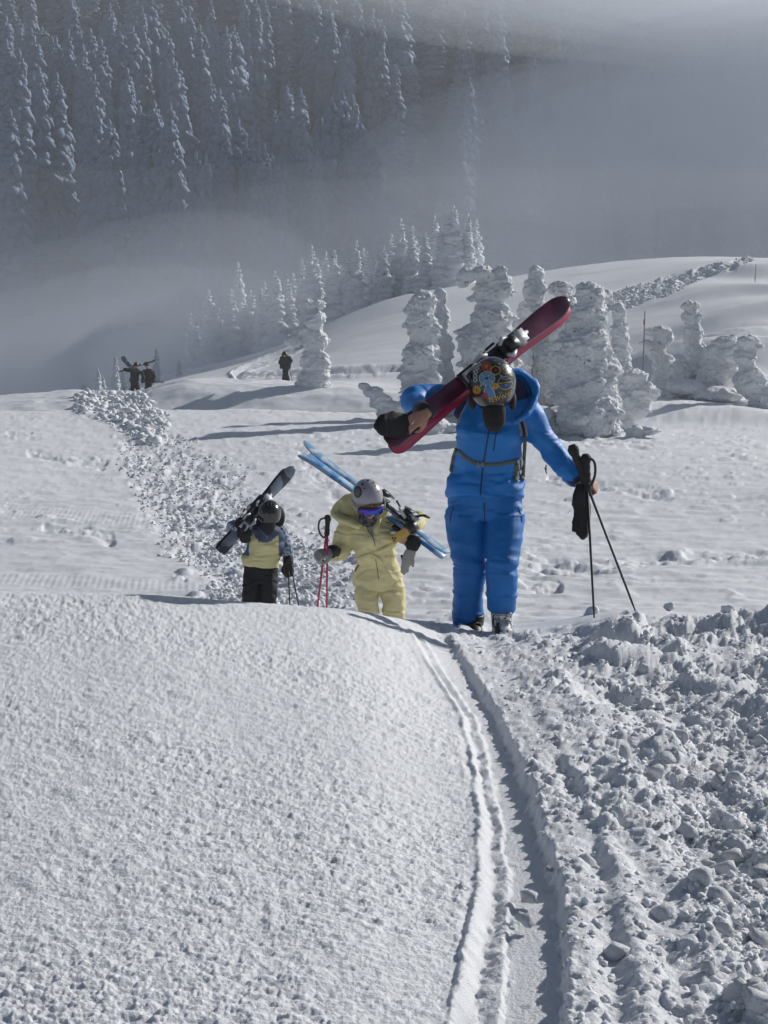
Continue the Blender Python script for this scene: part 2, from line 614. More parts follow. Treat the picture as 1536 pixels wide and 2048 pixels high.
TRAIL = [(200, 792, 22), (262, 812, 44), (272, 850, 44), (305, 905, 58), (350, 965, 78), (410, 1030, 92), (470, 1100, 112), (530, 1160, 130), (590, 1210, 140)]
HILLTRACK = [(1500, 520, 5), (1440, 535, 16), (1380, 553, 20), (1310, 578, 28), (1230, 605, 27), (1170, 622, 20), (1100, 650, 15)]
BANKTRACK = [(800, 738, 9), (720, 742, 10), (640, 745, 9), (560, 750, 6), (480, 756, 7), (470, 748, 7), (500, 735, 8), (560, 712, 8), (605, 695, 6)]
PATCHES = [[(1040, 1130, 18), (1180, 1142, 16), (1330, 1120, 12), (1560, 1110, 14)], [(1030, 1165, 12), (1110, 1175, 12)],
           [(60, 905, 9), (200, 930, 12)], [(90, 1055, 10), (220, 1075, 14)], [(20, 872, 8), (60, 870, 8)], [(600, 890, 10), (640, 950, 30), (690, 1000, 25)],
           [(1080, 880, 8), (1300, 890, 12)], [(1100, 960, 6), (1330, 990, 14)]]


def build_ground():
    # columns: dense inside the view, sparse beyond
    inner = np.linspace(-0.33, 0.33, 740)
    outer = 0.33 * np.power(1.0 + np.linspace(0.05, 1, 46) ** 1.5 * 1.0, 1) * 1.0
    outer = 0.33 + (np.linspace(0.02, 1, 50) ** 3.0) * 5.0
    s = np.concatenate([-outer[::-1], inner, outer])
    rows = [np.linspace(-70, -4, 12)[:-1], np.linspace(-4, 2.3, 22)[:-1],
            1 / np.linspace(1 / 2.3, 1 / 9.5, 560)[:-1],
            1 / np.linspace(1 / 9.5, 1 / 16, 70)[:-1],
            1 / np.linspace(1 / 16, 1 / 58, 270)[:-1],
            np.linspace(58, 70, 70)[:-1],
            np.linspace(70, 135, 190)[:-1],
            np.linspace(135, 160, 14)[:-1], np.linspace(160, 560, 60)[:-1], np.linspace(560, 1500, 14)]
    yy = np.concatenate(rows)
    ny, nx = len(yy), len(s)
    Y = np.repeat(yy[:, None], nx, 1)
    X = s[None, :] * np.maximum(Y, 2.3)
    sh = X.shape
    x, y = X.ravel(), Y.ravel()
    z = terrain(x, y)
    z = np.where(y > 400, np.minimum(z, 118 + 4 * np.sin(x * 0.01)), z)
    U, V = proj(x, np.maximum(y, 0.5), z)
    act = (y > 2.0) & (y < 140) & (np.abs(x) < 0.36 * np.maximum(y, 2.3) + 0.5)
    ia = np.nonzero(act)[0]
    xa, ya, Ua, Va = x[ia], y[ia], U[ia], V[ia]
    h = np.zeros(len(ia))
    crest = np.interp(Ua, *T_VC)
    ycr = np.interp(Ua, *T_YC)
    fore = ss(0, 0.5, ycr - ya)                     # 1 on the near bench
    # profile across the ruts
    wob = 6 * vn2(xa * 3.1, ya * 3.1, 5) + 4 * vn2(xa * 11, ya * 11, 6) + 3.5 * vn2(xa * 30, ya * 30, 7)
    keys = list(K)
    us = np.stack([np.interp(Va, VK, K[k][0]) for k in keys])
    hs = np.array([K[k][1] for k in keys])
    Uw = Ua + wob * np.clip((Va - 1235) / 300, 0.25, 1)
    prof = np.zeros(len(ia))
    prof = np.where(Uw < us[0], 0, prof)
    for i in range(len(keys) - 1):
        t = np.clip((Uw - us[i]) / (us[i + 1] - us[i]), 0, 1)
        t = t * t * (3 - 2 * t)
        prof = np.where((Uw >= us[i]) & (Uw < us[i + 1]), hs[i] + (hs[i + 1] - hs[i]) * t, prof)
    vary = 0.45 + 0.75 * ss(-0.4, 0.4, fbm2(xa * 2.2, ya * 3.0, 13, 3))
    lipz = ss(-6, 2, Uw - us[0]) * (1 - ss(-4, 6, Uw - us[4]))
    prof = prof * (1 - lipz) + lipz * (prof * vary - 0.010 * (1 - vary) * ss(0, 30, Uw - us[0]))
    brk = 0.25 + 0.75 * ss(-0.25, 0.35, fbm2(xa * 1.5, ya * 2.2, 12, 2))
    prof = np.where(Uw > us[keys.index('c7')], prof * brk + 0.012 * (1 - brk), prof)
    tail = ss(us[-1], us[-1] + 120, Uw)
    prof = np.where(Uw >= us[-1], hs[-1] * (1 - tail) - 0.02 * tail, prof)
    h += prof * fore * ss(1225, 1300, Va)
    right = ss(-8, 10, Uw - us[keys.index('c5')] - 4) * fore * ss(1228, 1262, Va)
    rough = right * (0.55 + 0.45 * ss(0, 60, Uw - us[keys.index('c8')]))
    far_r = ss(us[-1] - 60, us[-1] + 120, Uw)

    def add(mask, fn):
        """add fn(x, y) * mask where the mask is not zero"""
        j = np.nonzero(np.abs(mask) > 0.01)[0]
        if len(j):
            h[j] += mask[j] * fn(xa[j], ya[j])

    # broken snow on the right
    near = ss(5.2, 3.6, ya)
    soft = 0.45 + 0.55 * ss(-0.25, 0.25, fbm2(xa * 2.6, ya * 2.6, 33, 3))
    add(right * soft, lambda x, y: 0.45 * clods(x, y, 0.018, 25, 0.9) + 0.52 * clods(x, y, 0.038, 23, 0.9))
    add(rough * (0.35 + 0.65 * soft), lambda x, y: 0.5 * clods(x + 0.012 * vn2(x * 25, y * 25, 9), y, 0.075, 22, 0.8, 0.5))
    add(right * far_r, lambda x, y: (0.42 * clods(x + 0.03 * vn2(x * 9, y * 9, 8), y, 0.17, 21, 0.6)) * ss(-0.4, 0.5, fbm2(x * 1.3, y * 1.3, 32, 2)) + 0.35 * clods(x + 0.02 * vn2(x * 12, y * 12, 34), y, 0.30, 35, 0.35, 0.5) + 0.05 * fbm2(x * 2.6, y * 2.6, 31, 3) - 0.01)
    add(right * far_r, lambda x, y: -0.30 * clods(x * 0.8 + 3.1, y * 0.8, 0.42, 41, 0.7, 0))
    cm = np.exp(-((Va - (crest + 22)) / 20.0) ** 2) * ss(1060, 1260, Ua) * ss(0, 0.25, ycr - ya + 0.25)
    add(cm, lambda x, y: 0.02 + 0.4 * clods(x, y, 0.085, 24, 0.85) + 0.3 * clods(x, y, 0.17, 21, 0.8))
    edge = np.exp(-((Ua - 930) / 90.0) ** 2) * np.exp(-((Va - 1258) / 22.0) ** 2)
    add(edge, lambda x, y: 0.015 + 0.5 * clods(x, y, 0.085, 22, 0.85) + 0.4 * clods(x, y, 0.042, 23, 0.9))
    led = ss(-4, 6, Uw - us[2]) * (1 - ss(-4, 6, Uw - us[4])) * fore * ss(1240, 1300, Va)
    add(led, lambda x, y: 0.007 * fbm2(x * 18, y * 18, 56, 3) + 0.36 * clods(x, y, 0.026, 51, 0.6) + 0.2 * clods(x, y, 0.014, 25, 0.9))
    flr = ss(-4, 6, Uw - us[4]) * (1 - ss(-4, 6, Uw - us[5])) * fore
    add(flr, lambda x, y: 0.35 * clods(x, y, 0.03, 54, 0.06) + 0.0012 * vn2(x * 130, y * 130, 55))
    bnk = ss(-10, 4, Uw - us[5]) * (1 - ss(0, 14, Uw - us[6])) * fore
    add(bnk, lambda x, y: 0.35 * clods(x, y, 0.03, 57, 0.8) + 0.005 * fbm2(x * 25, y * 25, 58, 2))
    rim = np.exp(-((Uw - us[1]) / 7.0) ** 2) * fore
    add(rim, lambda x, y: 0.004 * fbm2(x * 50, y * 50, 52, 3) + 0.25 * clods(x, y, 0.014, 53, 0.5))
    # frosted crust on the left
    left = (1 - ss(-14, 0, Uw - us[0])) * ss(-0.4, 0.2, ycr - ya)
    add(left, lambda x, y: 1.3 * (0.6 + 0.4 * ss(-0.45, 0.45, fbm2(x * 0.9 + 0.5 * y, y * 0.7, 64, 3))) * (
        0.0042 * fbm2((x + 0.35 * y) * 34, (y - 0.3 * x) * 62, 62, 2) + 0.0024 * vn2(x * 150, y * 150, 63)
        + 0.15 * clods((x + 0.35 * y) + 0.01 * vn2(x * 30, y * 30, 61), (y - 0.3 * x) * 1.5, 0.022, 66, 0.5, 0)))
    add(left, lambda x, y: 0.008 * fbm2(x * 1.3, y * 1.3, 65, 3) + 0.10 * clods(x, y, 0.09, 67, 0.08, 0) + 0.0016 * fbm2(x * 10, y * 14, 69, 2))
    # the plain: wind streaks, chatter, groomer corduroy
    pl = ss(0.3, 2.5, ya - ycr) * (1 - ss(58, 62, ya))
    add(pl, lambda x, y: 0.030 * np.clip(1 - np.abs(fbm2(x * 0.45, y * 1.0, 71, 4)) * 2.2, 0, 1) * ss(-0.25, 0.6, fbm2(x * 0.16, y * 0.09, 72, 3))
        + 0.020 * fbm2(x * 0.8, y * 1.9, 73, 4) + 0.014 * fbm2(x * 3, y * 6, 76, 3) + 0.034 * np.clip(1 - np.abs(fbm2(x * 0.7, y * 2.4, 80, 4)) * 2.5, 0, 1) * ss(-0.4, 0.3, fbm2(x * 0.2, y * 0.3, 79, 2)) + 0.18 * clods(x + 0.1 * vn2(x * 3, y * 3, 79), y * 0.7, 0.16, 77, 0.14) * ss(-0.1, 0.6, fbm2(x * 0.35, y * 0.25, 78, 3)))
    add(pl, lambda x, y: 0.30 * clods(x, y, 0.30, 74, 0.10, 0.5) * ss(0.0, 0.7, fbm2(x * 0.22, y * 0.12, 75, 3)))
    cord = ss(0.2, 0.7, 1 - poly_dist(Ua, Va, [(0, 1020, 26), (300, 1045, 24)])) + ss(0.2, 0.7, 1 - poly_dist(Ua, Va, [(190, 850, 30), (185, 950, 34)])) + ss(0.3, 0.7, 1 - poly_dist(Ua, Va, [(0, 1155, 22), (390, 1175, 20)]))
    add(pl * np.clip(cord, 0, 1), lambda x, y: 0.0022 * np.sin((x * 1.0 + 0.12 * y) * 2 * math.pi / 0.10))
    # trodden places
    td = poly_dist(Ua, Va, TRAIL)
    tr = 1 - ss(0.55, 1.3, td + 0.30 * fbm2(xa * 0.6, ya * 0.4, 81, 3))
    tr = tr * ss(1.0, 3.0, ya - ycr)
    add(tr, lambda x, y: 0.22 * clods(x + 0.06 * vn2(x * 9, y * 9, 111), y + 0.06 * vn2(x * 9, y * 9, 112), 0.26, 82, 0.6) + 0.36 * clods(x + 0.03 * vn2(x * 18, y * 18, 113), y, 0.13, 83, 0.9) + 0.025 * fbm2(x * 9, y * 9, 114, 2) + 0.07 * fbm2(x * 1.2, y * 1.2, 84, 3) - 0.05)
    add(ss(0.35, 0.0, np.abs(td - 1.05)) * ss(1, 3, ya - ycr), lambda x, y: 0.5 * clods(x, y, 0.2, 88, 0.25))
    tb = 1 - ss(0.7, 1.2, poly_dist(Ua, Va, [(175, 808, 24), (262, 826, 42), (305, 862, 36)]) + 0.25 * fbm2(xa * 0.5, ya * 0.3, 87, 2))
    add(tb * ss(40, 50, ya), lambda x, y: 0.26 * clods(x + 0.1 * vn2(x * 5, y * 5, 115), y, 0.6, 85, 0.6) + 0.45 * clods(x + 0.05 * vn2(x * 9, y * 9, 116), y, 0.26, 89, 0.85) + 0.05 * fbm2(x * 5, y * 5, 117, 3))
    for i, p in enumerate(PATCHES):
        q = 1 - ss(0.5, 1.2, poly_dist(Ua, Va, p) + 0.45 * fbm2(xa * 0.8, ya * 0.6, 86 + i, 2))
        add(q * pl, lambda x, y: -0.03 + 0.07 * fbm2(x * 1.6, y * 1.4, 90 + i, 3) + 0.28 * clods(x, y, 0.26, 95 + i, 0.6) + 0.25 * clods(x, y, 0.12, 99 + i, 0.6))
    # bank and hill
    bk = ss(60, 63, ya)
    add(bk * (1 - ss(70, 74, ya)), lambda x, y: 0.05 * np.clip(1 - np.abs(fbm2(x * 0.3, y * 0.8, 101, 4)) * 2, 0, 1) + 0.03 * fbm2(x * 1.2, y * 1.5, 102, 3))
    add(ss(70, 76, ya), lambda x, y: 0.05 * fbm2(x * 0.12, y * 0.3, 103, 3) + 0.02 * fbm2(x * 0.5, y * 1.0, 104, 3))
    ht = 1 - ss(0.7, 1.15, poly_dist(Ua, Va, HILLTRACK, 1.6) + 0.2 * fbm2(xa * 0.7, ya * 0.3, 105, 2))
    add(ht * ss(72, 76, ya), lambda x, y: 0.5 * clods(x, y * 0.6, 0.45, 106, 0.9) + 0.14 * fbm2(x * 1.5, y * 0.8, 107, 3) - 0.14)
    bt = poly_dist(Ua, Va, BANKTRACK, 1.5)
    h += ss(68, 71, ya) * (-0.22 * np.exp(-(bt / 0.7) ** 2) + 0.09 * np.exp(-((bt - 1.35) / 0.4) ** 2))
    add(ss(68, 71, ya) * (bt < 1.8), lambda x, y: 0.3 * clods(x, y, 0.35, 108, 0.7))
    z[ia] += h
    idx = np.arange(ny * nx).reshape(ny, nx)
    Q = np.stack([idx[:-1, :-1].ravel(), idx[:-1, 1:].ravel(), idx[1:, 1:].ravel(), idx[1:, :-1].ravel()], 1)
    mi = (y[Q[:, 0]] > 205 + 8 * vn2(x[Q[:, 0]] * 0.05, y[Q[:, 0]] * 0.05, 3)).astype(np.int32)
    floor = mat('shade_painted_floor', (0.06, 0.09, 0.14), 0.95, 0.3, 0.8, vscale=0.12, col2=(0.03, 0.045, 0.075))  # far slope under the trees, forest shade painted in as dark blue
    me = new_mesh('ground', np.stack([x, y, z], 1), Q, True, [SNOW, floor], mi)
    return link('ground', me, kind='structure'), (xa, ya, z[ia], Ua, Va, rough * far_r, tr, ht, tb, right)


ground, GM = build_ground()
ground['label'] = 'snow covered slope with ruts, a trodden trail and a drifted hill'


# lumps of broken snow
def lump_proto(seed, flat=0.75, sub=2):
    import bmesh
    rg = random.Random(seed)
    bm = bmesh.new()
    bmesh.ops.create_icosphere(bm, subdivisions=sub, radius=1.0)
    v = np.array([tuple(q.co) for q in bm.verts])
    f = np.array([[q.index for q in p.verts] for p in bm.faces])
    bm.free()
    for k in range(7):
        n = np.array([rg.gauss(0, 1), rg.gauss(0, 1), rg.gauss(0, 1)]); n /= np.linalg.norm(n)
        c = rg.uniform(0.45, 0.8)
        d = v @ n
        v = v - np.maximum(d - c, 0)[:, None] * n
    v = v * (1 + 0.30 * fbm3(v * 1.9 + seed, seed, 2))[:, None]
    v[:, 2] *= flat
    return v, f


LUMPS = [lump_proto(s, f) for s, f in ((1, .8), (2, .6), (3, .75), (4, .9), (5, .5), (6, .7), (7, .85), (8, .65))]
LUMPS1 = [lump_proto(s + 20, f, 1) for s, f in ((1, .8), (2, .6), (3, .75), (4, .9), (5, .5), (6, .7))]


def scatter(weights, n, smin, smax, seed, low=True, power=2.0, hsink=0.2, px_even=True):
    """joined field of broken lumps lying on the ground where the weights say so"""
    rg = np.random.RandomState(seed)
    xa, ya, za = GM[0], GM[1], GM[2]
    p = weights / weights.sum()
    sel = rg.choice(len(xa), size=n, p=p)
    Vs, Fs, k = [], [], 0
    P = LUMPS1 if low else LUMPS
    for i in sel:
        v, f = P[rg.randint(len(P))]
        r = smin + (smax - smin) * rg.rand() ** power
        a = rg.rand() * 6.283; ca, sa = math.cos(a), math.sin(a)
        tl = rg.uniform(-0.5, 0.5)
        w = v * r * np.array([1, rg.uniform(0.65, 1), 1])
        w = np.stack([w[:, 0], w[:, 1] * math.cos(tl) - w[:, 2] * math.sin(tl), w[:, 1] * math.sin(tl) + w[:, 2] * math.cos(tl)], 1)
        w = np.stack([w[:, 0] * ca - w[:, 1] * sa, w[:, 0] * sa + w[:, 1] * ca, w[:, 2]], 1)
        w += np.array([xa[i], ya[i], za[i] + r * hsink])
        Vs.append(w); Fs.append(f + k); k += len(v)
    return np.concatenate(Vs), np.concatenate(Fs)


_area = np.ones(len(GM[0]))
_xa, _ya, _U, _V, _rough, _tr, _ht, _tb, _right = GM[0], GM[1], GM[3], GM[4], GM[5], GM[6], GM[7], GM[8], GM[9]
for nm, wts, n, a, b, sd, low, pw in (
        ('near_snow_crumbs', _right * (0.15 + _rough) + 1e-9, 9000, 0.003, 0.018, 5, True, 2.0),
        ('trail_snow_clods', _tr * (_V < 1215) + 1e-9, 7000, 0.012, 0.07, 6, True, 2.0),
        ('hill_trail_clods', _ht * (_ya > 72) * (_V > 500) + 1e-9, 2200, 0.05, 0.18, 7, True, 2.0),
        ('bank_snow_blocks', _tb * (_ya > 44) * (_ya < 66) + 1e-9, 1500, 0.04, 0.26, 8, True, 2.4)):
    v, f = scatter(wts, n, a, b, sd, low, pw)
    o = link(nm, new_mesh(nm, v, f, True, [SNOW_LUMP if nm.startswith('near') else SNOW_CLOD]), kind='stuff')
    o['label'] = {'near_snow_crumbs': 'crumbled snow strewn beside the ruts', 'trail_snow_clods': 'clods of kicked up snow along the boot trail',
                  'hill_trail_clods': 'clods of snow along the track up the hill', 'bank_snow_blocks': 'blocks of broken snow piled at the bank'}[nm]

# the larger lumps beside the ruts, one by one
_meshes = []
for i, (v, f) in enumerate([lump_proto(s + 50, fl, 3 if False else 2) for s, fl in ((1, .8), (2, .6), (3, .75), (4, .9), (5, .55), (6, .7))]):
    _meshes.append(new_mesh('snow_lump', v, f, True, [SNOW_BIT]))
_rg = np.random.RandomState(11)
_w = _rough * (_V < 2150) * (_U < 1640) * (_U > 900)
_w = _w / _w.sum()
for i in _rg.choice(len(_xa), size=190, p=_w):
    o = link('snow_lump', _meshes[_rg.randint(6)], ground)
    r = 0.012 + 0.030 * _rg.rand() ** 1.8
    o.location = (_xa[i], _ya[i], GM[2][i] + r * 0.25)
    o.rotation_euler = (_rg.uniform(-.5, .5), _rg.uniform(-.5, .5), _rg.uniform(0, 6.28))
    o.scale = (r, r * _rg.uniform(.65, 1), r)
# lumps picked out by hand in the groove
for (u, v, y, r) in ((1060, 1795, 3.95, 0.034), (1040, 1835, 3.75, 0.02), (1055, 1845, 3.72, 0.026), (1235, 1905, 3.45, 0.045), (1330, 1830, 3.7, 0.05), (1180, 1730, 4.05, 0.04), (1095, 1740, 4.05, 0.02), (1455, 1222, 8.5, 0.05), (1340, 1215, 8.7, 0.04), (1185, 1225, 8.6, 0.06), (905, 1290, 7.6, 0.03)):
    p = W(u, v, y)
    # slide along the view ray to where it meets the ground
    best = min(((abs(G(p.x * t, p.y * t) - p.z * t), t) for t in np.linspace(0.85, 1.15, 61)))[1]
    p = p * best
    o = link('snow_lump', _meshes[_rg.randint(6)], ground)
    o.location = (p.x, p.y, p.z + r * 0.1)
    o.rotation_euler = (_rg.uniform(-.4, .4), _rg.uniform(-.4, .4), _rg.uniform(0, 6.28))
    o.scale = (r, r * 0.8, r)
# ------------------------------------------------------------------ rime covered trees
import bmesh
BARK = mat('dark_bark', (0.045, 0.035, 0.03), 0.9, 0.004, 60)
NEEDLE = mat('dark_needles', (0.025, 0.035, 0.03), 0.9, 0.01, 30, var=0.4)


def ghost(name, blobs, y, label, seed, group=None, cat='tree', vox=0.034, twigs=6, amp=1.0, flare=0.0, base_v=None):
    """a small tree buried in rime: blobs are (u, v, half width px, half height px[, dy])"""
    rg = random.Random(seed)
    sc = y * 0.99 / F            # metres per photo pixel
    mb = MB()
    lo = max(blobs, key=lambda b: b[1] + b[3])
    lw = W(lo[0], lo[1] + lo[3], y)
    gz0 = G(lw.x, y)
    if lw.z > gz0 - 0.15:
        # a skirt of packed snow carries the tree down to the ground
        vg = 600 - (gz0 - 0.3) / y * F
        blobs = list(blobs) + [(lo[0], (lo[1] + vg) / 2, lo[2] * 1.05, (vg - lo[1]) / 2 + 4)]
    for b in blobs:
        u, v, hw, hh = b[:4]
        hw *= 0.93
        dy = b[4] if len(b) > 4 else 0.0
        c = W(u, v, y + dy)
        mb.ball(c, (hw * sc, hw * sc * rg.uniform(0.8, 1.0), hh * sc))
        # lobes of rime pushed out on the surface, hanging a little
        for k in range(int(5 + hw * hh / 200)):
            a = rg.uniform(0, 6.283); e = rg.uniform(-0.75, 0.85)
            ce = math.sqrt(1 - e * e)
            d = Vector((math.cos(a) * ce * hw * sc, math.sin(a) * ce * hw * sc * 0.9, e * hh * sc))
            r = rg.uniform(0.16, 0.34) * min(hw, hh) * sc
            ax = Vector((math.cos(a), math.sin(a), -0.55)).normalized()
            zz = Vector((0, 0, 1)); s = ax.cross(zz).normalized()
            up = s.cross(ax).normalized()
            mb.ball(c + d * 0.93, (r * 1.3, r * 1.05, r * 0.75), (ax, s, up), nu=10, nv=7)
    x0 = min(b[0] for b in blobs); vb = base_v or max(b[1] + b[3] for b in blobs)
    ub = sum(b[0] for b in blobs[-1:])
    fb = W(ub, vb, y)
    gz = G(fb.x, y)

    size = min(1.0, 0.35 + 0.65 * max(b[2] for b in blobs) * sc / 0.9)

    def shingles(p, n):
        w = fbm3(p * 1.3, seed + 1, 2)
        th = np.arctan2(p[:, 1] - y, p[:, 0] - fb.x)
        tl = 1.6 * vn3(p * 0.7, seed + 9)
        side = np.clip(1.15 - np.abs(n[:, 2]), 0, 1)
        k = 0
        for (fq, am, wo) in ((2.3, 0.075, 1.3), (6.0, 0.050, 1.6), (13.0, 0.034, 1.6)):
            ph = p[:, 2] * fq + tl * fq * 0.3 * np.cos(th) + wo * w + wo * 0.8 * vn3(p * fq * 0.55, seed + int(fq))
            cell = _hash(np.floor(ph), np.floor(th * 1.6 + 2 * vn3(p * 1.5, seed + 8)), 0 * ph, seed)
            saw = ph - np.floor(ph)
            saw = np.where(saw < 0.16, saw / 0.16, 1 - (saw - 0.16) / 0.84)
            k = k + am * saw * side * (0.35 + cell)
        k = k + 0.12 * fbm3(p * 1.7, seed + 5, 3)
        f = fbm3(p * np.array([9, 9, 17]), seed + 6, 2)
        k = k + 0.03 * f
        return (k - 0.07) * amp * size

    me = voxel(mb, name + '_crown', RIME, vox, 2, 0.5, shingles)
    o = empty(name, (fb.x, y, gz), label, cat, group)
    c = link('crown', me, o)
    c.matrix_parent_inverse = Matrix.Translation(-Vector((fb.x, y, gz)))
    # a few dark twig ends poking out
    if twigs:
        tb = MB()
        bv = bvh_of(me)
        done = 0
        for t in range(twigs * 6):
            b = rg.choice(blobs)
            u, v = b[0] + rg.uniform(-.8, .8) * b[2], b[1] + rg.uniform(-.7, .6) * b[3]
            l, nn = hit(bv, u, v)
            if l is None: continue
            d = (nn + Vector((rg.uniform(-.6, .6), 0, rg.uniform(-.9, .3)))).normalized()
            ln = rg.uniform(0.04, 0.11)
            tb.tube([l - d * 0.04, l + d * ln * 0.5, l + d * ln + Vector((0, 0, -0.03))], [0.018, 0.013, 0.005], 5)
            done += 1
            if done * 2 >= twigs: break
        if done:
            w = link('twigs', tb.mesh('twigs', BARK), o, kind='stuff')
            w.matrix_parent_inverse = Matrix.Translation(-Vector((fb.x, y, gz)))
    return o


GG = 'rime covered trees on the slope behind the skiers'
ghost('snow_covered_tree', [(1182, 590, 34, 32), (1176, 640, 44, 48), (1170, 700, 56, 60), (1172, 765, 66, 70), (1178, 830, 74, 60), (1205, 850, 40, 34)], 46, 'tallest thick rime covered tree right behind the blue skier on the right', 1, GG, twigs=14)
ghost('snow_covered_tree', [(846, 604, 30, 26), (828, 620, 22, 16), (846, 655, 36, 44), (843, 715, 40, 50), (838, 775, 44, 50), (838, 812, 46, 40)], 51, 'rime column tree left of the raised red skis', 2, GG, twigs=8)
ghost('snow_covered_tree', [(880, 598, 14, 24), (882, 645, 18, 40), (886, 700, 20, 44), (886, 760, 26, 50)], 55, 'thin rime spire close behind the column tree', 3, GG, twigs=4)
ghost('snow_covered_tree', [(926, 562, 12, 15), (938, 548, 26, 17), (968, 545, 32, 17), (1000, 540, 18, 16), (1005, 575, 28, 28), (975, 585, 30, 36), (985, 640, 46, 40), (960, 690, 52, 50), (985, 760, 66, 56)], 53, 'broad tree with a drooping rime arm on its left top', 4, GG, twigs=7)
ghost('snow_covered_tree', [(1071, 548, 17, 17), (1072, 580, 24, 28), (1070, 625, 28, 36), (1068, 690, 34, 60)], 57, 'conical rime tree just left of the ski tips', 5, GG, twigs=5)
ghost('snow_covered_tree', [(1118, 580, 24, 20), (1132, 610, 28, 30), (1112, 660, 34, 44), (1105, 730, 44, 60)], 56, 'round topped rime tree behind the ski tips', 6, GG, twigs=5)
ghost('snow_covered_tree', [(1048, 620, 16, 18), (1040, 660, 22, 34), (1035, 720, 30, 50)], 55, 'short rime stub between the broad and the conical tree', 7, GG, twigs=3)
ghost('snow_covered_tree', [(1215, 595, 14, 16), (1238, 625, 18, 24), (1240, 665, 20, 34), (1240, 715, 24, 40), (1238, 760, 28, 40)], 52, 'slender rime tree hugging the right side of the tallest one', 8, GG, twigs=4)
ghost('snow_covered_tree', [(1314, 662, 28, 13), (1330, 676, 18, 18), (1312, 702, 20, 26), (1296, 688, 16, 10), (1324, 728, 24, 22)], 59, 'low mushroom headed rime tree near the short marker pole', 9, GG, twigs=3)
ghost('snow_covered_tree', [(1378, 612, 20, 12), (1384, 635, 22, 20), (1385, 668, 21, 26), (1392, 705, 24, 28), (1375, 750, 38, 34), (1408, 745, 28, 30), (1350, 768, 34, 20)], 58, 'lone leaning rime tree in the middle of the drifts', 10, GG, twigs=2)
ghost('snow_covered_tree', [(1450, 684, 28, 18), (1430, 700, 20, 18), (1455, 712, 40, 28), (1440, 748, 44, 34), (1420, 770, 40, 24)], 57, 'squat rounded rime tree left of the rightmost one', 11, GG, twigs=2)
ghost('snow_covered_tree', [(1496, 682, 26, 16), (1514, 694, 16, 13), (1490, 716, 24, 26), (1500, 765, 34, 38), (1526, 795, 34, 28)], 55, 'rightmost rime tree with a hooked top', 12, GG, twigs=3)
ghost('snow_covered_tree', [(622, 608, 12, 11), (636, 610, 12, 13), (630, 640, 24, 22), (612, 665, 20, 12), (590, 682, 20, 14), (628, 680, 28, 28), (632, 725, 30, 32), (630, 755, 34, 20)], 65, 'rime tree with a bulging left arm beside the lone dark figure', 13, GG, twigs=4)
ghost('snow_covered_tree', [(728, 772, 14, 10), (745, 785, 20, 14), (762, 803, 24, 18), (785, 825, 30, 26)], 50, 'small bent rime tree with its tip pointing left', 14, GG, twigs=2)
ghost('snow_mound', [(1272, 752, 26, 16), (1285, 785, 34, 24), (1268, 815, 36, 30), (1240, 810, 30, 36)], 49, 'rime mound leaning on the right foot of the tallest tree', 15, None, 'snow mound', twigs=1)
ghost('snow_mound', [(1300, 862, 26, 12), (1268, 862, 22, 14)], 45, 'low lump of snow right of the tallest tree base', 16, None, 'snow mound', twigs=0)
ghost('snow_mound', [(860, 850, 44, 22), (905, 858, 24, 14), (790, 855, 20, 8)], 47, 'smooth low snow mound below the column tree', 17, None, 'snow mound', twigs=0, amp=0.5)
ghost('snow_mound', [(1430, 790, 60, 20), (1370, 775, 44, 18), (1495, 812, 44, 14)], 56, 'rounded snow mound under the rightmost trees', 18, None, 'snow mound', twigs=0, amp=0.35)
ghost('snow_mound', [(1075, 842, 46, 34), (1110, 860, 40, 22)], 46.5, 'snow mound between the blue hood and the tallest tree', 19, None, 'snow mound', twigs=0, amp=0.45)


# ---- firs in the fog
_ico = {}


def ico(sub):
    if sub not in _ico:
        bm = bmesh.new()
        bmesh.ops.create_icosphere(bm, subdivisions=sub, radius=1.0)
        _ico[sub] = (np.array([tuple(q.co) for q in bm.verts]), np.array([[q.index for q in p.verts] for p in bm.faces]))
        bm.free()
    return _ico[sub]


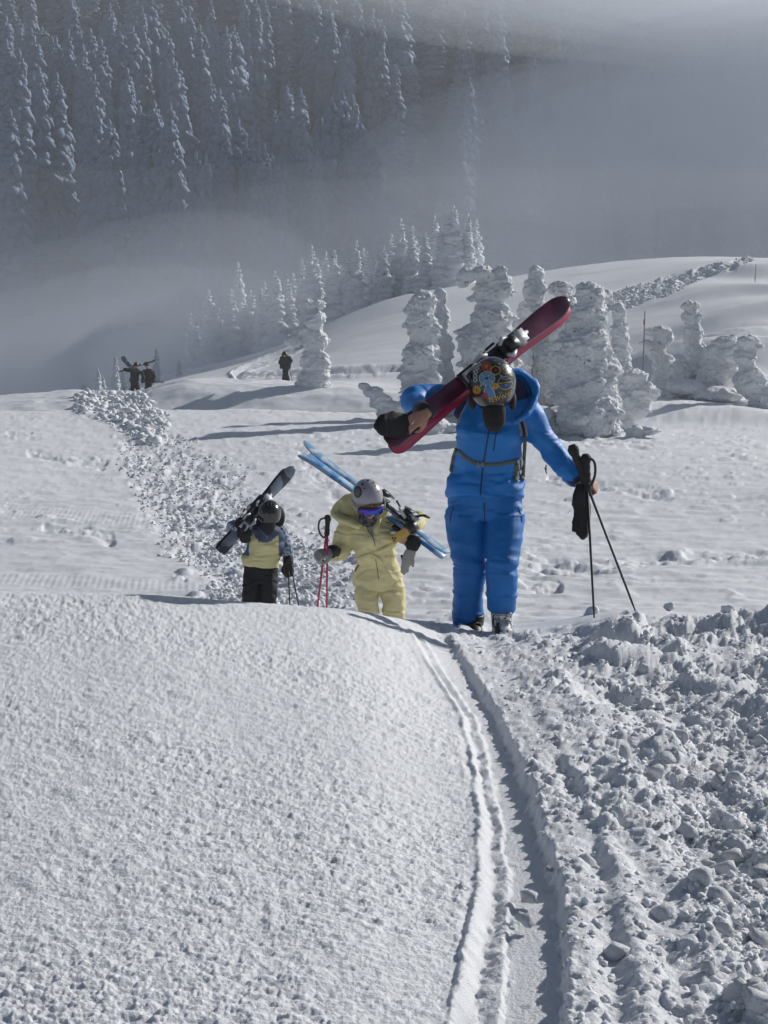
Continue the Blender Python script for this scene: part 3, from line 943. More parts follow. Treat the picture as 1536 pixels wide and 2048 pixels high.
def fir(seed, levels=26, per=7, slim=0.085, sub=1, droop=1.0, pw=0.62):
    """unit-height fir loaded with rime; returns snow lobes and a dark core"""
    rg = random.Random(seed)
    iv, fi = ico(sub)
    Vs, Fs, k = [], [], 0
    lean = (rg.uniform(-0.02, 0.02), rg.uniform(-0.02, 0.02))
    for i in range(levels):
        t = i / (levels - 1)
        z = 0.05 + 0.93 * t
        rad = slim * (1 - t) ** pw * (0.75 + 0.5 * rg.random()) + 0.008
        n = max(3, int(per * (1 - 0.55 * t)))
        a0 = rg.random() * 6.28
        for j in range(n):
            if rg.random() < 0.10: continue
            a = a0 + 6.283 * (j + rg.uniform(-0.3, 0.3)) / n
            rr = rad * rg.uniform(0.7, 1.2)
            L = rr * 0.62; wd = (0.36 if levels > 31 else 0.6) * rr + 0.004; hh = (0.62 * wd + 0.006) if levels > 31 else (0.6 * wd + 0.009)
            tilt = -rg.uniform(0.5, 1.1) * droop
            X = np.array([math.cos(a) * math.cos(tilt), math.sin(a) * math.cos(tilt), math.sin(tilt)])
            Yv = np.array([-math.sin(a), math.cos(a), 0])
            Z = np.cross(X, Yv)
            c = np.array([lean[0] * t + math.cos(a) * rr * 0.55, lean[1] * t + math.sin(a) * rr * 0.55, z - 0.25 * rr])
            v = iv * (1 + 0.25 * np.array([[rg.uniform(-1, 1)] for _ in range(len(iv))]))
            v = c + v[:, :1] * L * X + v[:, 1:2] * wd * Yv + v[:, 2:3] * hh * Z
            Vs.append(v); Fs.append(fi + k); k += len(v)
    v = iv * np.array([0.011, 0.011, 0.03]) + np.array([lean[0], lean[1], 0.985])
    Vs.append(v); Fs.append(fi + k); k += len(v)
    return np.concatenate(Vs), np.concatenate(Fs)


def fir_core(seed, slim=0.085):
    mb = MB()
    mb.tube([(0, 0, 0.02), (0, 0, 0.3), (0, 0, 0.72)], [slim * 0.7, slim * 0.6, 0.004], 7, side=(0, 1, 0))
    return mb


RIME_FAR = snow_mat('rime_far', 9.0, 0.08, 3.0, 0.2, glint=False, col=(0.66, 0.69, 0.74))
RIME_SHADED = snow_mat('shade_painted_rime', 3.0, 0.15, 1.2, 0.3, glint=False, col=(0.20, 0.26, 0.36))  # white rime coloured dark blue-grey so the far firs look shaded
CROWNS, CORES = [], []
for s in range(8):
    sl = (0.075, 0.095, 0.085, 0.11, 0.07, 0.09, 0.1, 0.08)[s]
    v, f = fir(100 + s, 30, 8, sl)
    CROWNS.append(new_mesh('crown', v, f, True, [RIME_FAR]))
    mb = MB(); mb.tube([(0, 0, -0.05), (0, 0, 0.3), (0, 0, 0.95)], [0.016, 0.012, 0.004], 7)
    mb.tube([(0, 0, 0.04), (0, 0, 0.35), (0, 0, 0.75)], [sl * 0.5, sl * 0.38, 0.004], 7)
    CORES.append(mb.mesh('trunk', NEEDLE))

MID = [(380, 628), (392, 634), (408, 640), (422, 582), (441, 618), (458, 580), (478, 527), (490, 600), (505, 582), (520, 578), (532, 566), (552, 543), (566, 590), (580, 560), (592, 548),
       (604, 520), (622, 493), (634, 520), (648, 505), (664, 502), (678, 530), (694, 515), (710, 482), (722, 498), (738, 505), (756, 500), (770, 492), (786, 470), (806, 439), (822, 452), (838, 480), (848, 465),
       (872, 432), (886, 455), (905, 413), (918, 450), (938, 428), (950, 440), (640, 560), (700, 560), (760, 545), (820, 520), (880, 510), (925, 500), (500, 640), (540, 620), (596, 600)]
LOOK = ['short', 'slim', 'ragged', 'full', 'narrow', 'broad', 'stout', 'pointed']
ROW = {}
rg = random.Random(7)
for i, (u, v) in enumerate(MID):
    y = rg.uniform(131, 140) + (4 if i >= 38 else 0) + (850 - u) * 0.022
    top = W(u, v, y)
    gz = G(top.x, y)
    # stand on the ground just behind the crest of the hill
    hgt = max(top.z - gz, 2.5)
    for lim, where in ((400, 'above the gap right of the far pair'), (450, 'at the left end of the row'), (500, 'left of the lone hiker'), (560, 'just left above the lone hiker'), (610, 'straight above the lone hiker'), (655, 'above the double topped rime tree'), (700, 'at the lowest dip of the row'), (740, 'left of the column tree'), (800, 'nearest left above the column tree'), (850, 'above the column tree'), (900, 'left of the drooping arm tree'), (999, 'at the right end of the row')):
        if u < lim: break
    o = empty('fir_tree', (top.x, y, gz - 0.2), where, 'tree', 'rimed firs in the row behind the ridge')
    o['v'] = v
    ROW.setdefault(where, []).append(o)
    m = rg.randrange(8)
    a = rg.uniform(0, 6.28)
    for nm, me in (('crown', CROWNS[m]), ('trunk', CORES[m])):
        p = link(nm, me, o)
        w = rg.uniform(1.1, 1.5) * (1.6 if hgt < 5 else 1.15) * min(hgt, 9)
        p.scale = (w, w, hgt + 0.2)
        p.rotation_euler = (0, 0, a)
RK = ['highest', 'second highest', 'third highest', 'fourth highest', 'fifth highest', 'sixth highest']
for wh, lst in ROW.items():
    lst.sort(key=lambda o: o['v'])
    for i, o in enumerate(lst):
        o['label'] = (('' if len(lst) == 1 else ('lowest ' if i == len(lst) - 1 else RK[min(i, 5)] + ' ')) + 'rimed fir behind the ridge, ' + wh)
        del o['v']
for i, (u, v, lab) in enumerate(((194, 733, 'small faint fir left of the two far hikers'), (207, 745, 'stubby faint fir nearest the two far hikers'), (229, 706, 'faint fir behind the shoulder of the far hikers'), (243, 735, 'tiny faint fir beside the far hikers'), (311, 690, 'faint spire right of the far hikers'), (165, 762, 'faint bush sized fir above the snow bank'), (357, 712, 'small fir at the foot of the ridge line'))):
    y = 105 + 3 * i
    top = W(u, v, y); gz = G(top.x, y)
    o = empty('fir_tree', (top.x, y, gz - 0.2), lab, 'tree', None)
    m = rg.randrange(8)
    hgt = max(top.z - gz, 1.5)
    for nm, me in (('crown', CROWNS[m]), ('trunk', CORES[m])):
        p = link(nm, me, o); w = hgt * 1.5; p.scale = (w, w, hgt)

# ---- forest across the valley
FAR_PLACED = []
FAR = [(18, 35, 300), (5, 82, 285), (36, 103, 285), (75, 75, 300), (82, 136, 290), (118, 148, 292), (64, 60, 310), (20, 222, 262), (98, 75, 305), (113, 76, 306), (133, 62, 306), (160, 90, 300), (184, 150, 285), (215, 243, 268), (257, 139, 275), (286, 215, 268), (318, 205, 268), (336, 208, 266), (350, 245, 262), (148, 3, 320), (182, 60, 315), (218, 8, 322), (283, 15, 318), (305, -3, 330), (333, 66, 310),
       (362, 0, 335), (380, 25, 325), (400, 52, 320), (416, 0, 330), (452, 57, 318), (475, 53, 320), (492, 0, 335), (510, -2, 336), (350, 125, 300), (420, 155, 300), (440, 180, 295), (202, 82, 305), (245, 50, 315), (270, 55, 312),
       (391, 305, 245), (411, 312, 243), (440, 263, 252), (452, 270, 250), (473, 242, 254), (495, 282, 250), (508, 300, 246), (530, 290, 248), (537, 288, 250), (562, 330, 240), (600, 284, 250), (632, 300, 246),
       (657, 197, 258), (680, 188, 260), (668, 210, 262), (692, 205, 260), (712, 228, 256), (720, 245, 254), (740, 298, 246), (755, 297, 246), (730, 270, 250), (645, 240, 262),
       (625, -10, 350), (650, 40, 340), (668, 42, 338), (690, 60, 335), (700, -20, 350), (718, 0, 345), (740, 20, 340), (757, 40, 338), (600, 180, 310), (575, 175, 312)]


def far_tree(u, v, y, lab, grp, hgt=None):
    top = W(u, v, y); gz = G(top.x, y)
    hgt = min(max(top.z - gz, 9), 34)
    m = rg.randrange(8)
    me = FAR_MESH[m]
    o = link('distant_fir', me, None, lab, 'tree', grp)
    o.location = (top.x, y, top.z - hgt)
    w = rg.uniform(1.15, 1.6) * min(hgt, 24)
    o.scale = (w, w, hgt)
    o.rotation_euler = (0, 0, rg.uniform(0, 6.28))
    o['top'] = v; o['hgt'] = hgt / y
    FAR_PLACED.append((top.x, y))


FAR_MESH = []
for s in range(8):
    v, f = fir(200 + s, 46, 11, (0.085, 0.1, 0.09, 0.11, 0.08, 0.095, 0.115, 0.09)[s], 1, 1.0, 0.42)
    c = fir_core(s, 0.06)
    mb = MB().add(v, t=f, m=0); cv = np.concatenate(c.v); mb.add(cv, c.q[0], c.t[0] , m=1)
    FAR_MESH.append(mb.mesh('distant_fir', [RIME_SHADED, NEEDLE]))


def where_of(u, v):
    for lim, a in ((90, 'at the left edge of the picture'), (190, 'above the snow bank'), (300, 'above the two far hikers'), (400, 'left above the ridge row'), (520, 'above the left end of the ridge row'),
                   (640, 'above the lone far hiker'), (760, 'above the middle of the ridge row'), (900, 'above the column tree'), (1050, 'above the stickered helmet'), (1200, 'above the ski tips'), (1350, 'above the hill track'), (9999, 'at the right edge of the picture')):
        if u < lim: break
    b = 'topmost' if v < 30 else ('upper' if v < 110 else ('middle' if v < 200 else 'lower'))
    return a, b


for (u, v, y) in FAR:
    a, b = where_of(u, v)
    far_tree(u, v, y, a + '|' + b, None)
n = 0
cand = []
for k in range(9000):
    y = rg.uniform(285, 560)
    u = rg.uniform(-90, 1630) if k < 5500 else rg.uniform(-900, 2500)
    x = (u - 768) / 3000 * y
    cand.append((y, x))
cand.sort()
REST = []
cell = {}
for (y, x) in cand:
    key = (int(x / 6.0), int(y / (9 if y < 380 else 13)))
    if any((key[0] + i, key[1] + j) in cell for i in (0, 1) for j in (0,)): continue
    if any((x - a) ** 2 + ((y - b) * 0.6) ** 2 < 16 for a, b in FAR_PLACED[:len(FAR)]): continue
    u = 768 + 3000 * x / y
    # clearings
    if y < 380 and fbm2(np.array([x * 0.025]), np.array([y * 0.03]), 77, 2)[0] < -0.6: continue
    gz = G(x, y)
    vt = 600 - 3000 * (gz + 20) / y
    if vt > 380 or vt < -420: continue
    if u < 560 and vt > 230 and y < 300: continue
    cell[key] = 1
    hgt = rg.uniform(13, 32)
    vv = 600 - 3000 * (gz + hgt) / y
    if n < 215 and vv > -40 and -30 < u < 1560:
        a, b = where_of(u, vv)
        me = FAR_MESH[rg.randrange(8)]
        o = link('distant_fir', me, None, a + '|' + b, 'tree', None); o['top'] = vv; o['hgt'] = hgt / y
        o.location = (x, y, gz - 1); w = rg.uniform(1.1, 1.7) * 22
        o.scale = (w, w, hgt); o.rotation_euler = (0, 0, rg.uniform(0, 6.28))
        n += 1
    else:
        REST.append((x, y, gz, hgt))
RANK = ['tallest', 'second tallest', 'third tallest', 'fourth tallest', 'fifth tallest', 'sixth tallest']
ORD = ['first', 'second', 'third', 'fourth', 'fifth', 'sixth', 'seventh', 'eighth', 'ninth', 'tenth', 'eleventh', 'twelfth', 'thirteenth', 'fourteenth']
bins = {}
for o in COL.objects:
    if o.name.startswith('distant_fir') and 'label' in o: bins.setdefault(o['label'], []).append(o)
for key, lst in bins.items():
    a, b = key.split('|')
    lst.sort(key=lambda o: -o['hgt'])
    for i, o in enumerate(lst):
        if len(lst) <= 7:
            nm = '' if len(lst) == 1 else ('shortest ' if i == len(lst) - 1 else RANK[i] + ' ')
            o['label'] = f'{nm}frosted far fir, {b} belt, {a}'
        else:
            k_ = sorted(lst, key=lambda p: p.location.x / p.location.y).index(o)
            o['label'] = (f'{ORD[k_]} from left, frosted far fir, {b} belt, {a}' if k_ < len(ORD) else f'rightmost frosted far firs, {b} belt, {a}')
        o['group'] = 'frosted firs in the far forest ' + a
        del o['top']; del o['hgt']
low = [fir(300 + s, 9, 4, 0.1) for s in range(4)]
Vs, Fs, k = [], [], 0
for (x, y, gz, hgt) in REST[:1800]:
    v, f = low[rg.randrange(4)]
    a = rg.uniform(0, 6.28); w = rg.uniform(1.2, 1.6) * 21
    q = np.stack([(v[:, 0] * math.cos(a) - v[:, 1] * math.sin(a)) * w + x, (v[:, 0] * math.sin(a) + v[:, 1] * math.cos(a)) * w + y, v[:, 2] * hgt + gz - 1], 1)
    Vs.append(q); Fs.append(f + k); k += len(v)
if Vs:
    o = link('distant_forest', new_mesh('distant_forest', np.concatenate(Vs), np.concatenate(Fs), True, [RIME_SHADED]), kind='stuff')
    o['label'] = 'frosted forest higher up the far slope'
print('FAR individual', n + len(FAR), 'rest', len(REST))

# ------------------------------------------------------------------ air
def vol(name, me, dens, label, col=(0.90, 0.935, 0.985), aniso=0.35):
    m = bpy.data.materials.new(name)
    m.use_nodes = True
    nt = m.node_tree
    nt.nodes.remove(nt.nodes['Principled BSDF'])
    pv = nt.nodes.new('ShaderNodeVolumePrincipled')
    pv.inputs['Color'].default_value = (*col, 1)
    pv.inputs['Density'].default_value = dens
    pv.inputs['Anisotropy'].default_value = aniso
    nt.links.new(pv.outputs[0], nt.nodes['Material Output'].inputs['Volume'])
    try:
        m.volume_sampling = 'DISTANCE'
    except Exception:
        pass
    me.materials.append(m)
    o = link(name, me, None, kind='stuff')
    o['label'] = label
    return o


hz = MB().box((0, 700, 35), 16000, 2000, 230)
vol('haze', hz.mesh('haze', [], False), 0.0006, 'thin cold haze filling the air')


def bank_of_fog(cx, cy, cz, rx, ry, rz, dens, seed, tilt=0.0):
    v, f = ico(4)
    v = v * (1 + 0.10 * fbm3(v * 1.6 + seed, seed, 2))[:, None]
    v = v * np.array([rx, ry, rz])
    v = np.stack([v[:, 0] * math.cos(tilt) - v[:, 2] * math.sin(tilt), v[:, 1], v[:, 0] * math.sin(tilt) + v[:, 2] * math.cos(tilt)], 1)
    return vol('fog_bank', new_mesh('fog_bank', v + np.array([cx, cy, cz]), f, True), dens, 'bank of pale fog lying in the valley')


for k in range(7):
    bank_of_fog(0, 212 + 2 * k, -34, 300, 60 - 3 * k, 58 - 5.5 * k, 0.0022 + 0.0008 * k, 1 + k, 0.035)
    if k < 5:
        bank_of_fog(75 + 3 * k, 226, -14, 130 - 9 * k, 42 - 3 * k, 60 - 8 * k, 0.0030, 21 + k, 0.06)
for k in range(4):
    bank_of_fog(66, 246 + k, 30, 70 - 9 * k, 26, 18 - 3.5 * k, 0.013, 41 + k, 0.12)
    bank_of_fog(60 + k * 4, 262 + k, 52, 90 - 12 * k, 26, 14 - 2.8 * k, 0.013, 51 + k, -0.06)
for k in range(4):
    bank_of_fog(-26, 124 + k, -8, 27 - 4 * k, 9 - k, 13 - 2.5 * k, 0.014, 61 + k, 0.25)
for k in range(3):
    bank_of_fog(-4, 130 + k, 0, 30 - 4 * k, 8 - k, 12 - 2.5 * k, 0.0035, 71 + k, 0.3)
# ------------------------------------------------------------------ skis, poles, gloves
BLACK = mat('black_plastic', (0.012, 0.012, 0.014), 0.45, 0.0008, 300)
RUBBER = mat('black_rubber', (0.014, 0.014, 0.015), 0.8, 0.001, 200)
STEEL = mat('steel', (0.45, 0.46, 0.48), 0.3, metal=0.9)
WHITE_P = mat('white_plastic', (0.62, 0.63, 0.66), 0.4, var=0.2, vscale=30)
BLACK_GLOVE = mat('black_leather', (0.012, 0.012, 0.014), 0.7, 0.003, 60, spec=0.3)
SKIN = mat('skin', (0.47, 0.24, 0.17), 0.55, 0.0006, 300, var=0.18, vscale=40)
MAROON = mat('maroon_topsheet', (0.15, 0.006, 0.055), 0.3, coat=0.4, col2=(0.06, 0.004, 0.03), vscale=3.0)
REDBASE = mat('red_ski_base', (0.34, 0.006, 0.06), 0.35, coat=0.2)
ICEBLUE = mat('pale_blue_topsheet', (0.20, 0.38, 0.58), 0.3, coat=0.4, col2=(0.55, 0.66, 0.78), vscale=9, stretch=(1, 1, 1))
DARKSKI = mat('dark_topsheet', (0.02, 0.024, 0.032), 0.35, coat=0.3, col2=(0.16, 0.19, 0.24), vscale=6)
DARKSKI2 = mat('dark_topsheet_scuffed', (0.018, 0.02, 0.028), 0.4, coat=0.3, col2=(0.10, 0.09, 0.14), vscale=8)


def ski(name, tip, tail, face, matl, base, label, group=None, w=0.095, shovel=0.125, bind=True, bpos=0.47, camber=0.0, tipup=0.06, bcol=None, brake=True, tailsq=0.55, bs=1.45, spread=1.15):
    """a ski between two points; face is the way the topsheet looks"""
    tip, tail = Vector(tip), Vector(tail)
    X = (tip - tail); L = X.length; X.normalize()
    Z = Vector(face); Z = (Z - X * Z.dot(X)).normalized()
    Y = Z.cross(X)
    ts = [0, .006, .013, .022, .034, .05] + [0.05 + 0.87 * i / 30 for i in range(1, 31)] + [.935, .95, .962, .972, .98, .987, .993, .997, 1.0]
    n = len(ts) - 1
    V, Q, M = [], [], []
    for i in range(n + 1):
        t = ts[i]
        ww = w + (shovel - w) * math.exp(-((t - 0.88) / 0.17) ** 2) + (shovel * 0.92 - w) * math.exp(-((t - 0.05) / 0.15) ** 2)
        if t > 0.93: ww *= math.sqrt(max(0.0, 1 - ((t - 0.93) / 0.0702) ** 2)) * 0.98 + 0.02
        if t < 0.045: ww *= math.sqrt(max(0.0, 1 - ((0.045 - t) / 0.048) ** 2)) * (1 - tailsq) + tailsq
        up = tipup * max(0, (t - 0.84) / 0.16) ** 2 + 0.25 * tipup * max(0, (0.08 - t) / 0.08) ** 2 + camber * math.sin(math.pi * t)
        th = 0.004 + 0.011 * math.sin(math.pi * min(max(t, 0.02), 0.98)) ** 0.8
        c = tail + X * (L * t) + Z * up
        for (a, b) in ((-.5, 0), (-.5, .35), (-.42, 1), (.42, 1), (.5, .35), (.5, 0)):
            V.append(tuple(c + Y * (a * ww) + Z * (b * th)))
    for i in range(n):
        for j in range(6):
            Q.append((i * 6 + j, i * 6 + (j + 1) % 6, (i + 1) * 6 + (j + 1) % 6, (i + 1) * 6 + j)); M.append(1 if j == 5 else (0 if j in (1, 2, 3) else 2))
    Q.append((0, 1, 2, 3)); M.append(2); Q.append((0, 3, 4, 5)); M.append(2)
    k = n * 6
    Q.append((k + 3, k + 2, k + 1, k)); M.append(2); Q.append((k + 5, k + 4, k + 3, k)); M.append(2)
    org = tail + X * (L * bpos)
    me = new_mesh(name, V, np.array(Q), True, [matl, base, BLACK], M)
    o = link(name, me, None, label, 'ski', group)
    rebase(o, org)
    inv = Matrix.Translation(-org)
    if bind:
        bc = bcol or BLACK
        ax = (X, Y, Z)
        for nm, dx, s in (('toe_binding', 0.17, 1), ('heel_binding', -0.15, -1)):
            c = org + X * (dx * spread) + Z * (0.016 * bs)
            b = MB()
            b.box(c + Z * (0.006 * bs), (0.13 * bs), (0.075 * bs), (0.012 * bs), ax, 0)
            b.tube([c - Y * (0.03 * bs) + Z * (0.03 * bs), c + Y * (0.03 * bs) + Z * (0.03 * bs)], [(0.02 * bs), (0.02 * bs)], 10, side=X, m=0)
            b.box(c + X * (s * (0.02 * bs)) + Z * (0.032 * bs), (0.06 * bs), (0.055 * bs), (0.045 * bs), ax, 1)
            b.box(c - X * (s * (0.03 * bs)) + Z * (0.045 * bs), (0.05 * bs), (0.045 * bs), (0.03 * bs), ax, 0)
            for q in (-1, 1):
                b.tube([c + Y * (q * (0.028 * bs)) - X * (s * (0.02 * bs)) + Z * (0.02 * bs), c + Y * (q * (0.04 * bs)) - X * (s * (0.055 * bs)) + Z * (0.04 * bs), c + Y * (q * (0.025 * bs)) - X * (s * (0.085 * bs)) + Z * (0.045 * bs)], [(0.011 * bs), (0.010 * bs), (0.007 * bs)], 7, side=Z, m=1)
            if s < 0:
                b.tube([c - X * (0.02 * bs) + Z * (0.05 * bs), c - X * (0.06 * bs) + Z * (0.085 * bs), c - X * (0.10 * bs) + Z * (0.095 * bs)], [((0.018 * bs), (0.008 * bs)), ((0.016 * bs), (0.007 * bs)), ((0.012 * bs), (0.006 * bs))], 8, side=Z, m=0)
            else:
                b.tube([c + X * (0.03 * bs) + Z * (0.045 * bs), c + X * (0.08 * bs) + Z * (0.03 * bs)], [(0.012 * bs), (0.008 * bs)], 8, side=Z, m=1)
            p = link(nm, b.mesh(nm, [bc, WHITE_P if bcol is None else bcol, STEEL]), o)
            p.matrix_parent_inverse = inv
        b = MB()
        b.box(org + Z * 0.02, 0.30, 0.05, 0.008, ax, 0)
        p = link('binding_plate', b.mesh('binding_plate', [BLACK]), o); p.matrix_parent_inverse = inv
        if brake:
            for q in (-1, 1):
                b = MB()
                c = org - X * 0.10 + Y * (q * 0.055) + Z * 0.02
                b.tube([c, c + X * 0.05 - Z * 0.01, c + X * 0.12 + Z * 0.03 + Y * (q * 0.01)], [0.003, 0.003, 0.003], 6, side=Z)
                b.tube([c + X * 0.10 + Z * 0.022 + Y * (q * 0.01), c + X * 0.16 + Z * 0.05 + Y * (q * 0.012)], [0.008, 0.009], 7, side=Z)
                p = link('brake_arm', b.mesh('brake_arm', [BLACK]), o); p.matrix_parent_inverse = inv
    return o


def pole(name, top, tipp, matl, label, group=None, grip_len=0.13, r=0.0065, strap=True, stripes=None, basket=True, gripr=1.0, straps_off=(0.05, -0.02)):
    top, tipp = Vector(top), Vector(tipp)
    X = (tipp - top).normalized(); L = (tipp - top).length
    b = MB().tube([top + X * grip_len * 0.8, tipp - X * 0.1, tipp], [r, r * 0.85, r * 0.4], 10)
    o = link(name, b.mesh(name, [matl]), None, label, 'ski pole', group)
    rebase(o, top); inv = Matrix.Translation(-top)
    g = MB()
    rr = [0.012, 0.021, 0.020, 0.015, 0.0165, 0.014, 0.0165, 0.014, 0.0165, 0.0145, 0.017, 0.012]
    g.tube([top + X * (grip_len * i / 11) for i in range(12)], [q * gripr for q in rr], 12)
    p = link('grip', g.mesh('grip', [RUBBER]), o); p.matrix_parent_inverse = inv
    if strap:
        s = MB()
        a = top + X * 0.02
        dx, dy = straps_off
        pts = spline([tuple(a), tuple(a + Vector((dx, dy, -0.02))), tuple(a + Vector((dx * 1.15, dy, -0.10))), tuple(a + Vector((dx * .5, dy, -0.16))), tuple(a + X * 0.10), tuple(a + X * 0.02)], 5)
        s.tube(pts, [(0.0075, 0.0018)] * len(pts), 6)
        p = link('strap', s.mesh('strap', [BLACK]), o); p.matrix_parent_inverse = inv
    if basket:
        s = MB()
        c = tipp - X * 0.07
        s.tube([c - X * 0.012, c, c + X * 0.004], [0.014, 0.042, 0.040], 14)
        p = link('basket', s.mesh('basket', [BLACK]), o); p.matrix_parent_inverse = inv
    return o


def chain(mb, pts, r):
    mb.tube(pts, r, 10)
    for p, q in zip(pts, r):
        rr = q if not isinstance(q, (tuple, list)) else max(q)
        mb.ball(p, rr * 0.99, nu=10, nv=7)


def hand(mb, wrist, fwd, back, size=1.0, curl=0.9, side=1, thumb=True, glove=0.0):
    """hand at the wrist: fwd is where the knuckles point, back is the back of the hand, side +1/-1 puts the thumb"""
    fwd = Vector(fwd).normalized(); back = Vector(back); back = (back - fwd * back.dot(fwd)).normalized()
    s = fwd.cross(back) * side
    w = Vector(wrist)
    k = size
    mb.tube([w - fwd * 0.02, w + fwd * 0.02 * k, w + fwd * 0.055 * k, w + fwd * 0.09 * k], [(0.026 * k, 0.020 * k), (0.034 * k, 0.019 * k), (0.041 * k, 0.017 * k), (0.036 * k, 0.013 * k)], 12, side=back)
    for i, (off, ln) in enumerate(((0.030, 0.92), (0.010, 1.0), (-0.011, 0.94), (-0.030, 0.76))):
        p = w + fwd * 0.088 * k + s * off * k
        a = 0.35 * curl
        pts = [p - fwd * 0.03 * k, p]
        d = fwd.copy()
        for seg, add in ((0.040, 0.75), (0.027, 1.0), (0.021, 0.65)):
            ang = add * curl
            m = Matrix.Rotation(-ang, 3, fwd.cross(back))
            d = (m @ d).normalized()
            p = p + d * seg * ln * k
            pts.append(p.copy())
        r = [0.0105 + glove, 0.0105 + glove, 0.0098 + glove, 0.0088 + glove, 0.0076 + glove]
        chain(mb, pts, [q * k for q in r])
    if thumb:
        p0 = w + fwd * 0.02 * k + s * 0.024 * k
        p1 = w + fwd * 0.048 * k + s * 0.046 * k - back * 0.012 * k
        p2 = p1 + (fwd * 0.7 + s * 0.2 - back * 0.6 * curl).normalized() * 0.032 * k
        p3 = p2 + (fwd * 0.6 - s * 0.35 * curl - back * 0.5 * curl).normalized() * 0.027 * k
        chain(mb, [p0, p1, p2, p3], [0.015 * k, 0.0135 * k + glove, 0.0115 * k + glove, 0.0095 * k + glove])


def helmet_mesh(c, crown, front, dims, low=-0.32, vents=0, n=40):
    """shell of a ski helmet; dims = half width, half length, height"""
    Z = Vector(crown).normalized(); Y = Vector(front); Y = (Y - Z * Y.dot(Z)).normalized(); X = Y.cross(Z)
    c = Vector(c)
    V, Q = [], []
    nu, nv = n, 18
    for s, off in ((1.0, 0), (0.93, 1)):
        for i in range(nv + 1):
            for j in range(nu):
                th = 2 * math.pi * j / nu
                l = low - 0.28 * abs(math.cos(th)) ** 1.5 * (1 if math.sin(th) > -2 else 0) + 0.18 * max(0, math.sin(th)) ** 2
                phm = math.acos(max(-0.9, l))
                ph = phm * i / nv
                fz = math.cos(ph)
                r = math.sin(ph)
                V.append(tuple(c + X * (dims[0] * r * math.cos(th) * s) + Y * (dims[1] * r * math.sin(th) * s) + Z * (dims[2] * fz * s)))
    m = (nv + 1) * nu
    for off in (0, m):
        for i in range(nv):
            for j in range(nu):
                q = (off + i * nu + j, off + (i + 1) * nu + j, off + (i + 1) * nu + (j + 1) % nu, off + i * nu + (j + 1) % nu)
                Q.append(q if off == 0 else q[::-1])
    a = nv * nu
    for j in range(nu):
        Q.append((a + j, m + a + j, m + a + (j + 1) % nu, a + (j + 1) % nu))
    return V, Q, (X, Y, Z), c


def folds(seed, amp=0.009, fz=16.0, fxy=5.0, slant=0.5, bands=()):
    """cloth creases; bands = (z, height, strength) are places where the cloth bunches"""
    amp = amp * 1.7

    def fn(p, n):
        q = np.stack([p[:, 0] * fxy + slant * p[:, 2] * fz * 0.3, p[:, 1] * fxy, p[:, 2] * fz], 1)
        w = fbm3(p * 3.0, seed, 2)[:, None]
        q = q + 0.8 * w
        r = 1 - np.abs(fbm3(q, seed + 1, 2)) * 2.0
        r = np.clip(r, -1, 1)
        b = fbm3(p * 5.0, seed + 3, 2)
        k = amp * (0.25 + 0.5 * (vn3(p * 3.3, seed + 2) > 0) * 0.5) * r + amp * 0.5 * b
        for (z, hgt, st) in bands:
            m = np.exp(-((p[:, 2] - z) / hgt) ** 2)
            k = k + m * st * amp * (1 - np.abs(fbm3(np.stack([p[:, 0] * 5, p[:, 1] * 5, p[:, 2] * 38], 1) + w, seed + 7, 2)) * 2)
        return k
    return fn


def person_root(name_mesh, base, label):
    o = link('person', name_mesh, None, label, 'person')
    rebase(o, base)
    return o


def child(name, me, par, base, label=None):
    o = link(name, me, par)
    o.matrix_parent_inverse = Matrix.Translation(-Vector(base))
    if label: o['label'] = label
    return o


def sub(name, me, par):
    """child of a part whose matrix is the identity"""
    o = link(name, me, par)
    return o


def prism(mb, bv, poly, off=0.0012, m=0, centre=None):
    """flat print: a polygon in photo pixels laid on the surface"""
    P = []
    cu = sum(p[0] for p in poly) / len(poly); cv = sum(p[1] for p in poly) / len(poly)
    V = []
    rings = (0.0, 0.5, 1.0)
    l, n = hit(bv, cu, cv)
    if l is None: return
    V.append(tuple(l + n * off))
    for k in rings[1:]:
        for (u, v) in poly:
            a, b = hit(bv, cu + (u - cu) * k, cv + (v - cv) * k)
            if a is None: a, b = l, n
            V.append(tuple(a + b * off))
    k = len(poly)
    T = [(0, 1 + j, 1 + (j + 1) % k) for j in range(k)]
    Q = [(1 + j, 1 + k + j, 1 + k + (j + 1) % k, 1 + (j + 1) % k) for j in range(k)]
    mb.add(V, Q, T, m)


def disc(u, v, r, ry=None, n=16, star=0.0, pts=0, rot=0.0):
    ry = ry or r
    out = []
    for i in range(n):
        a = 2 * math.pi * i / n
        q = 1 + (star * math.cos(pts * a) if star else 0)
        out.append((u + r * q * math.cos(a + rot), v + ry * q * math.sin(a + rot)))
    return out


# ================================================================== the blue skier
YB = 8.8
def B(u, v, dy=0.0): return W(u, v, YB + dy)
PB = 8.8 * 0.99 / F          # metres per pixel there

BLUE = mat('blue_shell', (0.001, 0.20, 0.62), 0.52, 0.0010, 260, var=0.14, vscale=5, crease=0.011)
BLUE_T = mat('blue_trousers', (0.001, 0.17, 0.54), 0.55, 0.0012, 240, var=0.14, vscale=5, crease=0.009)
NAVY = mat('navy_mesh', (0.010, 0.014, 0.06), 0.8, 0.002, 200)
OLIVE = mat('olive_webbing', (0.12, 0.13, 0.10), 0.85, 0.002, 400)
GREYT = mat('grey_piping', (0.22, 0.23, 0.26), 0.7)
ZIP = mat('dark_blue_zip', (0.006, 0.02, 0.11), 0.6)

base_b = W(975, 1262, YB)
base_b.z = min(base_b.z, G(base_b.x, base_b.y))
